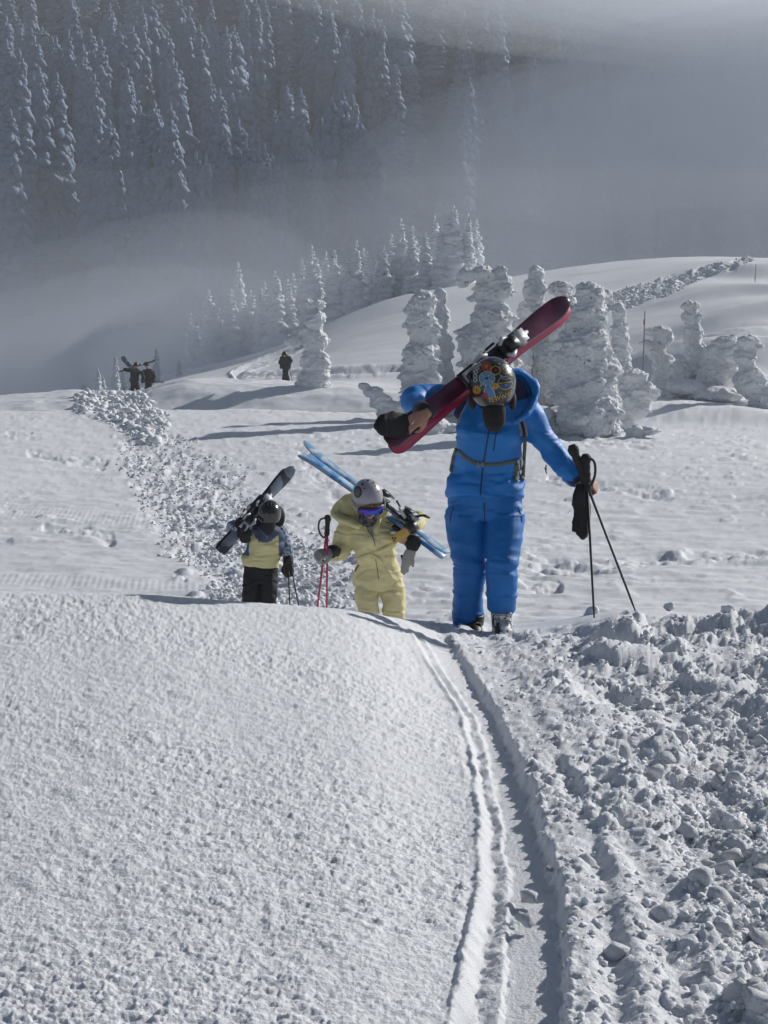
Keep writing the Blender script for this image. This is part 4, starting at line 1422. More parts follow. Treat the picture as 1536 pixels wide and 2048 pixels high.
# --- body (one skin), mostly under the clothes
b = MB()
b.ball(B(988, 790, -0.30), (0.078, 0.10, 0.11))                       # skull
b.ball(B(990, 822, -0.33), (0.06, 0.06, 0.05))
b.ball(B(987, 800, -0.385), (0.012, 0.016, 0.02))                     # nose
for q in (-1, 1): b.ball(B(988 + q * 27, 795, -0.28), (0.012, 0.03, 0.03))   # ears
b.tube([B(985, 815, -0.26), B(984, 842, -0.08)], [0.055, 0.055], 14)   # neck
b.tube([B(984, 830, -0.06), B(982, 860, -0.08), B(978, 920, 0.0), B(972, 985, 0.08)], [(0.15, 0.05), (0.15, 0.06), (0.13, 0.07), (0.15, 0.09)], 20)
b.tube([B(918, 800, -0.03), B(866, 792, -0.06), B(828, 803, -0.16), B(836, 816, -0.36), B(852, 826, -0.54)], [0.055, 0.045, 0.04, 0.032, 0.026], 14)
b.tube([B(1052, 815, -0.03), B(1072, 850, -0.04), B(1102, 895, -0.06), B(1128, 930, -0.14), B(1156, 963, -0.2)], [0.055, 0.048, 0.042, 0.034, 0.026], 14)
hand(b, B(853, 826, -0.55), (-0.80, -0.28, -0.48), (-0.05, -0.92, 0.38), 1.05, 0.75, -1)
hand(b, B(1158, 965, -0.20), (0.82, -0.25, -0.10), (0.25, -0.62, 0.75), 0.98, 1.35, 1)
b.tube([B(972, 985, 0.08), B(940, 1040, 0.07), B(936, 1130, -0.02), B(937, 1250, 0.06)], [0.11, 0.085, 0.06, 0.045], 16)
b.tube([B(972, 985, 0.08), B(1008, 1040, 0.05), B(1004, 1130, -0.12), B(1005, 1250, -0.1)], [0.11, 0.085, 0.06, 0.045], 16)
P_BLUE = person_root(voxel(b, 'person', [SKIN], 0.0065, 2), base_b, 'person in a bright blue ski suit climbing with red skis on the shoulder, head bowed')

# --- trousers
t = MB()
t.tube([B(973, 958, 0.05), B(972, 985, 0.06), B(971, 1015, 0.06), B(970, 1040, 0.05)], [(0.205, 0.14), (0.222, 0.15), (0.212, 0.15), (0.17, 0.13)], 26)
t.tube([B(940, 1000, 0.06), B(932, 1035, 0.05), B(935, 1085, 0.0), B(938, 1130, -0.04), B(938, 1160, -0.02), B(937, 1200, 0.03), B(936, 1250, 0.06)],
       [(0.10, 0.12), (0.118, 0.12), (0.107, 0.11), (0.096, 0.10), (0.092, 0.095), (0.093, 0.096), (0.095, 0.10)], 22)
t.tube([B(1004, 1000, 0.04), B(1010, 1035, 0.02), B(1006, 1085, -0.08), B(1002, 1130, -0.15), B(1002, 1160, -0.14), B(1003, 1190, -0.11), B(1003, 1218, -0.09)],
       [(0.10, 0.12), (0.118, 0.12), (0.107, 0.11), (0.095, 0.10), (0.088, 0.095), (0.086, 0.095), (0.088, 0.10)], 22)
kz = B(970, 1130).z; hz_ = B(970, 1230).z
tr_me = voxel(t, 'trousers', [BLUE_T], 0.0085, 3, 0.5, folds(21, 0.011, 8.0, 3.8, 2.2, ((kz, 0.05, 0.35), (B(970, 1180).z, 0.025, 0.5), (hz_, 0.03, 0.4), (B(970, 1022).z, 0.03, 0.4))))
trousers = child('trousers', tr_me, P_BLUE, base_b)

# --- jacket
j = MB()
j.tube([B(981, 800, 0.02), B(982, 822, -0.02), B(980, 860, -0.05), B(976, 905, 0.0), B(972, 930, 0.03), B(972, 955, 0.04), B(971, 992, 0.03)],
       [(0.15, 0.09), (0.20, 0.12), (0.205, 0.15), (0.195, 0.145), (0.192, 0.138), (0.216, 0.15), (0.226, 0.16)], 30)
j.ball(B(925, 812, -0.02), (0.085, 0.085, 0.075)); j.ball(B(1045, 818, -0.02), (0.085, 0.085, 0.08))
j.tube([B(930, 808, -0.02), B(900, 797, -0.02), B(866, 794, -0.04), B(838, 795, -0.10)], [0.088, 0.085, 0.078, 0.074], 18)
j.tube([B(838, 795, -0.08), B(828, 803, -0.16), B(830, 810, -0.28), B(844, 820, -0.46)], [0.073, 0.072, 0.064, 0.052], 18)
j.ball(B(829, 799, -0.13), 0.073)
j.tube([B(1040, 818, -0.02), B(1062, 845, -0.04), B(1082, 872, -0.05), B(1106, 903, -0.07), B(1128, 930, -0.13), B(1152, 958, -0.19)], [0.092, 0.090, 0.080, 0.074, 0.062, 0.052], 20)
j.tube([B(984, 815, -0.10), B(986, 850, -0.12)], [(0.09, 0.08), (0.12, 0.09)], 18)
jk_me = voxel(j, 'jacket', [BLUE], 0.0085, 3, 0.5, folds(31, 0.014, 6.5, 5.5, 1.4, ((B(970, 950).z, 0.035, 0.35), (B(970, 870).z, 0.05, 0.2))))
jacket = child('jacket', jk_me, P_BLUE, base_b)
bv_j = bvh_of(jk_me)
# hood, thrown back on her left shoulder
h = MB()
hp = spline([tuple(B(1000, 742, -0.02)), tuple(B(1040, 745, 0.0)), tuple(B(1066, 768, -0.02)), tuple(B(1070, 795, -0.08)), tuple(B(1054, 825, -0.16)), tuple(B(1030, 845, -0.24))], 4)
h.tube(hp, [(0.026, 0.05)] * 6 + [(0.030, 0.055)] * 6 + [(0.022, 0.042)] * 6 + [(0.014, 0.026)] * (len(hp) - 18), 14)
h.ball(B(1035, 790, 0.05), (0.12, 0.08, 0.14)); h.ball(B(1012, 770, 0.04), (0.10, 0.06, 0.11)); h.ball(B(1045, 822, -0.03), (0.085, 0.08, 0.07))
child('hood', voxel(h, 'hood', [BLUE], 0.009, 3, 0.5, folds(41, 0.010, 9, 9)), P_BLUE, base_b)
h = MB(); h.ball(B(1030, 794, -0.055), (0.080, 0.03, 0.11)); 
child('hood_lining', voxel(h, 'hood_lining', [NAVY], 0.01, 2), P_BLUE, base_b)
# neck warmer and chin guard
h = MB(); h.tube([B(986, 808, -0.34), B(988, 822, -0.34), B(989, 834, -0.31), B(989, 847, -0.24)], [(0.066, 0.075), (0.068, 0.078), (0.066, 0.074), (0.058, 0.06)], 16)
child('neck_warmer', voxel(h, 'neck_warmer', [mat('black_fleece', (0.006, 0.008, 0.007), 0.95, 0.002, 90)], 0.009, 2), P_BLUE, base_b)
# zips and pocket
m1 = MB(); drape(m1, bv_j, [(980, 845), (975, 880), (968, 920), (963, 960), (961, 994)], 0.009, 0.002, 0.001)
child('zip', m1.mesh('zip', [ZIP]), P_BLUE, base_b)
m1 = MB(); drape(m1, bv_j, [(993, 862), (990, 880), (987, 903)], 0.008, 0.0015, 0.001)
child('pocket_zip', m1.mesh('pocket_zip', [ZIP]), P_BLUE, base_b)
bv_t = bvh_of(tr_me)
m1 = MB(); drape(m1, bv_t, [(968, 1004), (969, 1030), (970, 1050)], 0.007, 0.0015, 0.001)
child('fly_seam', m1.mesh('fly_seam', [ZIP]), P_BLUE, base_b)
for sp in ([(908, 1012), (902, 1030), (900, 1046)], [(1036, 1012), (1042, 1030), (1044, 1046)]):
    m1 = MB(); drape(m1, bv_t, sp, 0.006, 0.0015, 0.001)
    child('pocket_zip', m1.mesh('pocket_zip', [ZIP]), P_BLUE, base_b)
for sp in ([(948, 1060), (944, 1100), (942, 1140), (941, 1190), (940, 1235)], [(1016, 1050), (1014, 1100), (1011, 1140), (1009, 1180), (1009, 1208)]):
    m1 = MB(); drape(m1, bv_t, sp, 0.0025, 0.0006, 0.0003)
    if m1.n: child('seam', m1.mesh('seam', [BLUE_T]), P_BLUE, base_b)
for sp in ([(896, 980), (930, 986), (970, 989), (1010, 986), (1048, 980)], [(1040, 830), (1046, 850), (1050, 880)]):
    m1 = MB(); drape(m1, bv_j, sp, 0.003, 0.001, 0.0005)
    if m1.n: child('seam', m1.mesh('seam', [BLUE]), P_BLUE, base_b)
# cuffs and hems
for (p, q, r) in ((B(843, 819, -0.45), B(852, 827, -0.55), 0.050), ):
    m1 = MB().tube([p, (p + q) / 2, q], [r, r * 1.03, r * 0.92], 18)
    child('cuff', m1.mesh('cuff', [BLACK]), P_BLUE, base_b, 'black knitted cuff')
m1 = MB().tube([B(1146, 950, -0.18), B(1153, 959, -0.19), B(1158, 965, -0.2)], [0.052, 0.051, 0.043], 18)
child('cuff', m1.mesh('cuff', [ZIP]), P_BLUE, base_b)
m1 = MB()
for (u, v, dx) in ((1092, 930, 0), (1090, 935, 3)):
    m1.tube([B(u, v, -0.09), B(u + dx, v + 12, -0.1)], [0.004, 0.003], 6)
child('pull_cord', m1.mesh('pull_cord', [BLACK]), P_BLUE, base_b)
# ring
m1 = MB(); rc = B(826, 845, -0.66)
pts = [rc + Vector((0.0105 * math.cos(a) * 0.6, -0.004, 0.0105 * math.cos(a) * 0.8)) + Vector((0, 1, 0)) * 0.0105 * math.sin(a) for a in [i * math.pi / 6 for i in range(13)]]
m1.tube(pts, [0.0026] * 13, 6, side=(0.8, 0, -0.6), caps=False)
child('ring', m1.mesh('ring', [mat('silver', (0.8, 0.78, 0.74), 0.15, metal=1)]), P_BLUE, base_b)

# boots
SNOWY = mat('snow_plastered_boot', (0.02, 0.02, 0.022), 0.5, 0.004, 40, col2=(0.72, 0.74, 0.78), vscale=22)


def boot(u, v, dy, top_v, name_m, base, toe=-0.16):
    a = MB()
    yb = YB + dy
    f = W(u, v, yb)
    g = W(u, top_v, yb)
    hgt = g.z - f.z
    a.tube([f + Vector((0, 0.02, -0.02)), f + Vector((0, 0.0, hgt * 0.35)), f + Vector((0, 0.0, hgt * 0.8)), g + Vector((0, 0.0, 0.03))], [(0.058, 0.10), (0.062, 0.085), (0.07, 0.08), (0.074, 0.085)], 18)
    a.tube([f + Vector((0, 0.08, 0.0)), f + Vector((0, -0.02, 0.03)), f + Vector((0, toe * 0.7, 0.015)), f + Vector((0, toe, -0.01))], [(0.055, 0.06), (0.058, 0.065), (0.054, 0.045), (0.04, 0.03)], 16, side=(0, 0, 1))
    me = voxel(a, 'boot', [name_m], 0.009, 2)
    o = child('boot', me, P_BLUE, base)
    k = MB()
    for i, zz in enumerate((0.25, 0.5, 0.78)):
        c = f + Vector((0, -0.085 if i else -0.10, hgt * zz))
        k.box(c, 0.085, 0.012, 0.014)
        k.box(c + Vector((0.03, -0.008, 0)), 0.03, 0.014, 0.022)
    sub('buckles', k.mesh('buckles', [STEEL if name_m is SNOWY else BLACK], False), o)
    return o


boot(945, 1262, 0.04, 1238, BLACK, base_b)
boot(1004, 1262, -0.10, 1212, SNOWY, base_b)

# --- helmet with stickers
HEL = mat('black_helmet_shell', (0.014, 0.013, 0.012), 0.28, coat=0.6, var=0.3, vscale=20)
V_, Q_, ax_, hc = helmet_mesh(B(985, 768, -0.30), (-0.02, -0.80, 0.52), (0, -0.52, -0.80), (0.134, 0.158, 0.148), -0.12)
hel_me = new_mesh('helmet', V_, np.array(Q_), True, [HEL])
helmet = child('helmet', hel_me, P_BLUE, base_b, 'black helmet covered in round stickers')
bv_h = bvh_of(hel_me)


def flat(name, col, rough=0.35):
    return mat(name, col, rough, coat=0.3)


S_ORANGE, S_YEL, S_SKY, S_WHITE, S_NAVY, S_RED, S_GREY, S_TEAL, S_BLK = (flat('print_orange', (0.42, 0.09, 0.02)), flat('print_yellow', (0.50, 0.32, 0.02)), flat('print_sky', (0.12, 0.24, 0.36)), flat('print_white', (0.42, 0.44, 0.42)), flat('print_navy', (0.03, 0.06, 0.18)), flat('print_red', (0.26, 0.02, 0.03)), flat('print_grey', (0.10, 0.11, 0.11)), flat('print_blue', (0.03, 0.15, 0.42)), flat('print_black', (0.01, 0.01, 0.01)))


def sticker(layers):
    m = MB(); ms = []
    for k, (poly, mm) in enumerate(layers):
        if mm not in ms: ms.append(mm)
        prism(m, bv_h, poly, 0.0012 + 0.0009 * k, ms.index(mm))
    if m.n: sub('sticker', m.mesh('sticker', ms, False), helmet)


def bars(u, v, r, n, w=1.2, rot=0.0):
    out = []
    for i in range(n):
        a = math.pi * i / n + rot
        dx, dy = math.cos(a), math.sin(a)
        out.append([(u - dx * r - dy * w, v - dy * r + dx * w), (u + dx * r - dy * w, v + dy * r + dx * w), (u + dx * r + dy * w, v + dy * r - dx * w), (u - dx * r + dy * w, v - dy * r - dx * w)])
    return out


sticker([(disc(973, 733, 10.5, 9.5), S_ORANGE), (disc(973, 733, 8, 7), S_RED), (disc(973, 733, 6.5, 5.5, 20, 0.25, 5), S_ORANGE), (disc(973, 733, 2.5), S_YEL)])
sticker([(disc(991, 741, 10.5, 9.5, 24, 0.12, 8), S_YEL), (disc(991, 741, 8, 7.2, 24, 0.1, 8), S_BLK), (disc(991, 741, 3.2), S_RED)])
sticker([(disc(974, 757, 16.5, 15), S_WHITE), (disc(974, 757, 15, 13.6), S_SKY)] + [(q, S_WHITE) for q in bars(974, 757, 13, 2, 0.9, 0.6)] + [(disc(974, 757, 3), S_NAVY)])
sticker([([(966, 792), (968, 780), (973, 768), (976, 763), (981, 770), (988, 780), (990, 788), (992, 795), (978, 797)], S_WHITE), ([(968, 790), (970, 780), (974, 770), (976.5, 766), (980, 772), (986, 781), (988, 788), (990, 794), (978, 795)], S_TEAL), ([(963, 793), (968, 784), (975, 786), (978, 795), (968, 797)], S_RED)])
sticker([(disc(1010, 766, 15, 13.5), S_WHITE), (disc(1010, 766, 13.6, 12.2), S_BLK), ([(998, 767), (1022, 764), (1020, 773), (1011, 777.5), (1001, 774)], S_NAVY), ([(998, 766), (1022, 762.6), (1022, 764.6), (998, 768)], S_YEL), (disc(1011, 770, 2.4), S_SKY), ([(1001, 760), (1005, 754), (1009, 758), (1014, 753), (1018, 758), (1012, 761)], S_GREY)])
sticker([(disc(991, 772, 6.5, 6, 24, 0.2, 9), S_YEL), (disc(991, 772, 2.5), S_ORANGE)])
sticker([(disc(954, 780, 8, 8, 24, 0.18, 10), S_YEL), (disc(954, 780, 5.4), S_ORANGE), (disc(954, 780, 3.6), S_YEL), (disc(954, 780, 1.6), S_BLK)])
sticker([(disc(1011, 738, 11, 10, 24, 0.1, 12), S_GREY), (disc(1011, 738, 8.6, 7.6, 24, 0.16, 8), S_BLK), (disc(1011, 738, 6.2, 5.4, 24, 0.2, 8), S_GREY), (disc(1011, 738, 3), S_BLK)])
sticker([(disc(990, 722, 9, 6), S_GREY), (disc(990, 722, 7.5, 4.8), S_BLK), (disc(990, 722, 5, 3, 20, 0.3, 5), S_GREY)])
sticker([(disc(963, 716, 5, 4), S_WHITE), (disc(963, 716, 3.6, 2.8), S_BLK)])
for (u, v, w_, h_) in ((951, 760, 3, 3.4), (950.5, 752, 3.2, 3), (952, 744, 3.4, 2.6), (954.5, 736.5, 3.2, 2.4), (958, 729, 3, 2.4)):
    # round white letters running up the side
    sticker([(disc(u, v, w_ + 1.4, h_ + 1.2), S_WHITE), (disc(u, v, w_ * 0.72, h_ * 0.7), S_BLK)])
for (u, v, r_, mm) in ((1002, 752, 3, S_SKY), (985, 751, 2.4, S_GREY), (1022, 750, 3, S_GREY), (962, 771, 2.2, S_WHITE), (1001, 786, 3.4, S_GREY), (1024, 775, 2.2, S_SKY), (960, 741, 2.5, S_GREY), (999, 728, 2.4, S_SKY)):
    sticker([(disc(u, v, r_, r_ * 0.9, 12, 0.2, 4), mm)])


def text_mesh(txt, size):
    cu = bpy.data.curves.new('t', 'FONT'); cu.body = txt; cu.size = size; cu.resolution_u = 3
    o = bpy.data.objects.new('t', cu); COL.objects.link(o)
    dg = bpy.context.evaluated_depsgraph_get()
    me = bpy.data.meshes.new_from_object(o.evaluated_get(dg))
    vs = [(v.co.x, v.co.y) for v in me.vertices]; fs = [tuple(p.vertices) for p in me.polygons]
    bpy.data.objects.remove(o); bpy.data.curves.remove(cu); bpy.data.meshes.remove(me)
    return vs, fs


# the word along the brow
lets = MB()
u0 = 977.0
for i, ch in enumerate('YEWWW'):
    vs, fs = text_mesh(ch, 12.5)
    wd = max(v[0] for v in vs) - min(v[0] for v in vs)
    t_ = (u0 - 977) / 46
    ang = -0.06 - 0.55 * t_
    vb_ = 803.5 - 1.5 * t_ - 12.5 * t_ ** 1.7
    P_, ok = [], True
    mn = min(v[0] for v in vs)
    for (a, c) in vs:
        a = (a - mn) * 0.88; 
        uu = u0 + a * math.cos(ang) + c * math.sin(-ang) * -1 * 0.9
        vv = vb_ + a * math.sin(ang) - c * math.cos(ang)
        l, n_ = hit(bv_h, uu, vv)
        if l is None: ok = False; break
        P_.append(tuple(l + n_ * 0.0045))
    if ok:
        lets.add(P_, None, None)
        base_i = lets.n - len(P_)
        for f_ in fs:
            for k in range(1, len(f_) - 1):
                lets.t.append(np.array([[f_[0] + base_i, f_[k] + base_i, f_[k + 1] + base_i]])); lets.mt.append(0)
    u0 += wd * 0.88 + 1.0
if lets.t:
    sub('lettering', lets.mesh('lettering', [flat('print_gold', (0.62, 0.40, 0.03))], False), helmet)
# helmet rim and ear pads
m1 = MB()
for q in (-1, 1):
    m1.ball(B(985 + q * 40, 800, -0.26), (0.022, 0.055, 0.06))
child('ear_pad', voxel(m1, 'ear_pad', [RUBBER], 0.008, 1), P_BLUE, base_b)

# --- backpack worn by her: a thing of its own
pb = MB()
pb.tube([B(978, 800, 0.24), B(978, 830, 0.28), B(976, 900, 0.30), B(975, 950, 0.27)], [(0.11, 0.07), (0.14, 0.11), (0.145, 0.12), (0.12, 0.08)], 20)
pbm = voxel(pb, 'backpack', [NAVY], 0.012, 3)
BP = link('backpack', pbm, None, 'navy backpack with grey edged straps worn over the blue jacket', 'backpack')
rebase(BP, B(976, 880, 0.28)); bp_o = B(976, 880, 0.28)
for side_pts in ([(926, 800), (918, 818), (914, 836), (910, 850)], [(1040, 835), (1046, 855), (1048, 872)]):
    m1 = MB(); drape(m1, bv_j, side_pts, 0.052 if side_pts[0][0] < 980 else 0.044, 0.010, 0.002)
    s_ = child('shoulder_strap', m1.mesh('shoulder_strap', [NAVY]), BP, bp_o)
    m2 = MB()
    for off in (-1, 1):
        drape(m2, bv_j, [(u + off * (8.2 if side_pts[0][0] < 980 else 7.2) + 0, v + off * 0.5) for (u, v) in side_pts], 0.008, 0.013, 0.002)
    if m2.n: sub('strap_edge', m2.mesh('strap_edge', [GREYT]), s_)
for pts, w_ in (([(907, 850), (902, 880), (900, 905), (899, 928)], 0.018), ([(1049, 872), (1050, 900), (1049, 930), (1045, 955)], 0.018),
                ([(914, 898), (908, 915), (905, 930), (903, 943)], 0.036), ([(1033, 926), (1032, 945), (1030, 962)], 0.034), ([(1046, 930), (1045, 948), (1043, 960)], 0.030)):
    m1 = MB(); drape(m1, bv_j, pts, w_, 0.004, 0.008)
    if m1.n: child('dangling_strap', m1.mesh('dangling_strap', [OLIVE]), BP, bp_o)
m1 = MB(); drape(m1, bv_j, [(918, 900), (930, 914), (945, 923), (960, 927), (985, 929), (1010, 926), (1032, 921)], 0.024, 0.004, 0.004)
wb = child('waist_belt', m1.mesh('waist_belt', [OLIVE]), BP, bp_o)
l_, n_ = hit(bv_j, 961, 927)
if l_ is not None:
    m1 = MB(); l_ = l_ + n_ * 0.012
    for q in (-1, 1):
        m1.box(l_ + Vector((q * 0.014, 0, 0)), 0.014, 0.008, 0.030)
        m1.box(l_ + Vector((q * 0.004, 0, 0.004 * q)), 0.016, 0.009, 0.008)
    sub('buckle', m1.mesh('buckle', [GREYT], False), wb)
m1 = MB(); cc = B(1036, 925, -0.19)
drape(m1, bv_j, [(1037, 915), (1034, 922), (1035, 935), (1037, 944), (1040, 938), (1041, 922), (1038, 915)], 0.004, 0.006, 0.01)
if m1.n: child('carabiner', m1.mesh('carabiner', [STEEL]), BP, bp_o)

# --- red skis on her right shoulder
nrm = Vector((-0.28, -0.80, 0.42))
ski('ski', B(1132, 602, 0.42), B(772, 886, -0.60), (0.18, -0.95, 0.25), MAROON, REDBASE, 'maroon ski in front, its wide tip rising above the stickered helmet', None, 0.098, 0.135, bpos=0.545, tipup=0.03, tailsq=0.1)
ski('ski', B(1146, 603, 0.50), B(784, 897, -0.55), (-0.30, 0.85, -0.30), MAROON, REDBASE, 'rear maroon ski of the raised pair, only its curled tip and bright red tail showing', None, 0.098, 0.135, bpos=0.545, tipup=0.05, tailsq=0.1)
# a black mitten under the hand
def mitten(name, pts, rad, thumb, label, matl, cuffp=None, cuffr=None, group=None, cuffm=None, org=None, vox=0.007):
    m = MB(); m.tube(pts, rad, 18)
    for q in (0, -1):
        rr = rad[q]; m.ball(pts[q], min(rr) if isinstance(rr, tuple) else rr)
    chain(m, thumb[0], thumb[1])
    me = voxel(m, name, [matl], vox, 3, 0.5, lambda p, n: 0.0025 * fbm3(p * 45, 5, 2))
    o = link(name, me, None, label, 'glove', group)
    org = pts[0]
    rebase(o, org)
    if cuffp:
        c = MB().tube(cuffp, cuffr, 18)
        p = link('cuff', c.mesh('cuff', [cuffm or matl]), o); p.matrix_parent_inverse = Matrix.Translation(-Vector(org))
    return o


mitten('mitten', [B(836, 852, -0.53), B(812, 850, -0.55), B(785, 848, -0.60), B(765, 851, -0.64), B(753, 853, -0.66)], [(0.045, 0.03), (0.060, 0.034), (0.072, 0.036), (0.062, 0.034), (0.035, 0.02)],
       ([B(818, 858, -0.55), B(800, 870, -0.58), B(786, 872, -0.6)], [0.02, 0.02, 0.015]), 'black mitten held flat against the red ski tails', BLACK_GLOVE)

# --- poles in her left hand, and the gloves hanging from them
pole('ski_pole', B(1143, 890, -0.30), B(1275, 1233, -0.24), BLACK, 'black ski pole slanting outwards, planted furthest right', None, 0.24, 0.0075, False, gripr=1.55, basket=False)
pole('ski_pole', B(1171, 908, -0.30), B(1189, 1248, -0.22), BLACK, 'black ski pole standing almost upright below the blue sleeve', None, 0.22, 0.0075, True, gripr=1.5, straps_off=(0.045, -0.02), basket=False)
mitten('glove', [B(1163, 985, -0.27), B(1162, 1010, -0.26), B(1163, 1045, -0.24), B(1165, 1070, -0.24)], [(0.030, 0.026), (0.046, 0.030), (0.044, 0.030), (0.034, 0.024)],
       ([B(1155, 1025, -0.25), B(1150, 1046, -0.25), B(1147, 1060, -0.25)], [0.018, 0.018, 0.015]), 'black glove hanging in front from the upright pole', BLACK_GLOVE,
       [B(1160, 968, -0.29), B(1158, 990, -0.28), B(1157, 1012, -0.28)], [(0.020, 0.02), (0.036, 0.03), (0.040, 0.03)])
mitten('glove', [B(1170, 990, -0.20), B(1170, 1015, -0.19), B(1168, 1050, -0.17), B(1166, 1072, -0.17)], [(0.026, 0.026), (0.036, 0.030), (0.036, 0.030), (0.028, 0.024)],
       ([B(1160, 1030, -0.19), B(1156, 1045, -0.19), B(1154, 1055, -0.19)], [0.015, 0.015, 0.012]), 'black glove hanging behind its twin at the pole', BLACK_GLOVE)
# ================================================================== the yellow skier
YY = 12.2
def Yp(u, v, dy=0.0): return W(u, v, YY + dy)
YELLOW = mat('pale_yellow_quilt', (0.70, 0.63, 0.33), 0.75, 0.0015, 150, var=0.10, vscale=6, crease=0.020)
SKIN2 = mat('skin_cold', (0.50, 0.24, 0.17), 0.5, 0.0006, 200, var=0.2, vscale=50)
base_y = W(760, 1330, YY); base_y.z = G(base_y.x, base_y.y)
b = MB()
b.ball(Yp(738, 1000, -0.20), (0.078, 0.095, 0.105)); b.ball(Yp(739, 1024, -0.23), (0.052, 0.055, 0.05))
b.ball(Yp(743, 1013, -0.305), (0.013, 0.024, 0.024)); b.ball(Yp(741, 1026, -0.285), (0.024, 0.012, 0.008)); b.ball(Yp(740, 1034, -0.27), (0.024, 0.018, 0.016))
for q in (-1, 1): b.ball(Yp(738 + q * 19, 1005, -0.18), (0.012, 0.025, 0.03))
b.tube([Yp(738, 1025, -0.16), Yp(740, 1055, -0.05)], [0.05, 0.06], 12)
b.tube([Yp(742, 1045, 0), Yp(748, 1080, -0.02), Yp(755, 1120, 0.05), Yp(756, 1160, 0.1)], [(0.15, 0.09), (0.16, 0.11), (0.13, 0.10), (0.16, 0.12)], 18)
b.tube([Yp(695, 1050), Yp(682, 1085, 0.02), Yp(675, 1105, -0.05), Yp(658, 1103, -0.22)], [0.05, 0.043, 0.038, 0.028], 12)
b.tube([Yp(790, 1045), Yp(828, 1042, -0.05), Yp(838, 1046, -0.12), Yp(818, 1058, -0.30)], [0.05, 0.042, 0.038, 0.026], 12)
hand(b, Yp(817, 1058, -0.31), (-0.38, -0.35, -0.85), (0.15, -0.93, 0.3), 0.95, 0.8, 1)
b.tube([Yp(740, 1150, 0.1), Yp(734, 1195, 0.0), Yp(737, 1250, -0.05), Yp(735, 1325, 0.1)], [0.095, 0.08, 0.055, 0.04], 14)
b.tube([Yp(778, 1150, 0.1), Yp(786, 1195, 0.05), Yp(788, 1250, 0.1), Yp(788, 1325, 0.15)], [0.095, 0.08, 0.055, 0.04], 14)
P_YEL = person_root(voxel(b, 'person', [SKIN2], 0.0075, 2), base_y, 'person in a belted pale yellow ski suit and mirrored goggles, carrying blue skis')
j = MB()
j.tube([Yp(742, 1030, 0.04), Yp(744, 1045, 0.0), Yp(746, 1075, -0.04), Yp(752, 1105, 0.02), Yp(755, 1122, 0.05), Yp(756, 1150, 0.07), Yp(755, 1172, 0.08)],
       [(0.13, 0.09), (0.185, 0.11), (0.19, 0.14), (0.158, 0.13), (0.152, 0.13), (0.208, 0.15), (0.205, 0.145)], 26)
j.ball(Yp(700, 1050), (0.085, 0.085, 0.08)); j.ball(Yp(788, 1046), (0.085, 0.085, 0.08))
j.tube([Yp(704, 1048), Yp(692, 1070, 0.01), Yp(685, 1092, 0.0), Yp(680, 1104, -0.05)], [0.085, 0.088, 0.082, 0.078], 18)
j.tube([Yp(681, 1102, -0.04), Yp(672, 1106, -0.12), Yp(662, 1104, -0.20)], [0.08, 0.066, 0.052], 18)
j.tube([Yp(790, 1046), Yp(812, 1040, -0.03), Yp(832, 1040, -0.08)], [0.085, 0.082, 0.078], 18)
j.ball(Yp(833, 1041, -0.09), 0.078)
j.tube([Yp(835, 1043, -0.1), Yp(830, 1048, -0.2), Yp(822, 1054, -0.28)], [0.076, 0.066, 0.054], 18)
kzz = Yp(0, 1195).z
quilt = folds(61, 0.012, 9, 6, 0.6, ((Yp(750, 1112).z, 0.03, 0.8), (Yp(750, 1060).z, 0.05, 0.5)))
def quilted(p, n):
    k = quilt(p, n)
    return k + 0.012 * np.abs(np.sin((p[:, 2] + 0.15 * np.sin(p[:, 0] * 6)) * math.pi / 0.14)) * (p[:, 2] > Yp(0, 1110).z)
yj_me = voxel(j, 'jacket', [YELLOW], 0.0095, 3, 0.5, quilted)
child('jacket', yj_me, P_YEL, base_y)
t = MB()
t.tube([Yp(755, 1130, 0.07), Yp(756, 1155, 0.09), Yp(757, 1178, 0.09)], [(0.175, 0.13), (0.20, 0.145), (0.17, 0.13)], 22)
t.tube([Yp(736, 1160, 0.08), Yp(733, 1195, 0.02), Yp(738, 1225, -0.02), Yp(738, 1260, 0.0), Yp(736, 1312, 0.08)], [(0.105, 0.12), (0.10, 0.11), (0.083, 0.095), (0.076, 0.09), (0.082, 0.095)], 20)
t.tube([Yp(779, 1160, 0.08), Yp(786, 1195, 0.05), Yp(787, 1225, 0.04), Yp(787, 1260, 0.06), Yp(786, 1312, 0.12)], [(0.11, 0.12), (0.10, 0.115), (0.088, 0.10), (0.08, 0.09), (0.085, 0.095)], 20)
yt_me = voxel(t, 'trousers', [YELLOW], 0.0095, 3, 0.5, folds(71, 0.009, 12, 4, 0.6, ((Yp(0, 1225).z, 0.04, 0.7), (Yp(0, 1180).z, 0.04, 0.7))))
child('trousers', yt_me, P_YEL, base_y)
for q, dy in ((736, 0.08), (786, 0.12)):
    m1 = MB(); f = Yp(q, 1322, dy)
    m1.tube([f + Vector((0, 0.08, 0)), f + Vector((0, -0.08, 0)), f + Vector((0, -0.16, -0.02))], [(0.05, 0.05), (0.05, 0.055), (0.04, 0.03)], 12, side=(0, 0, 1))
    m1.tube([f, f + Vector((0, 0, 0.16))], [0.06, 0.06], 12)
    child('boot', voxel(m1, 'boot', [WHITE_P], 0.012, 1), P_YEL, base_y)
bv_y = bvh_of(yj_me)
m1 = MB(); drape(m1, bv_y, [(708, 1124), (728, 1114), (750, 1106), (772, 1096), (792, 1084)], 0.05, 0.010, 0.003)
drape(m1, bv_y, [(740, 1108), (752, 1114), (762, 1126)], 0.03, 0.008, 0.012)
child('belt', m1.mesh('belt', [YELLOW]), P_YEL, base_y)
m1 = MB(); drape(m1, bv_y, [(729, 1046), (737, 1062), (747, 1078), (750, 1092)], 0.006, 0.003, 0.002)
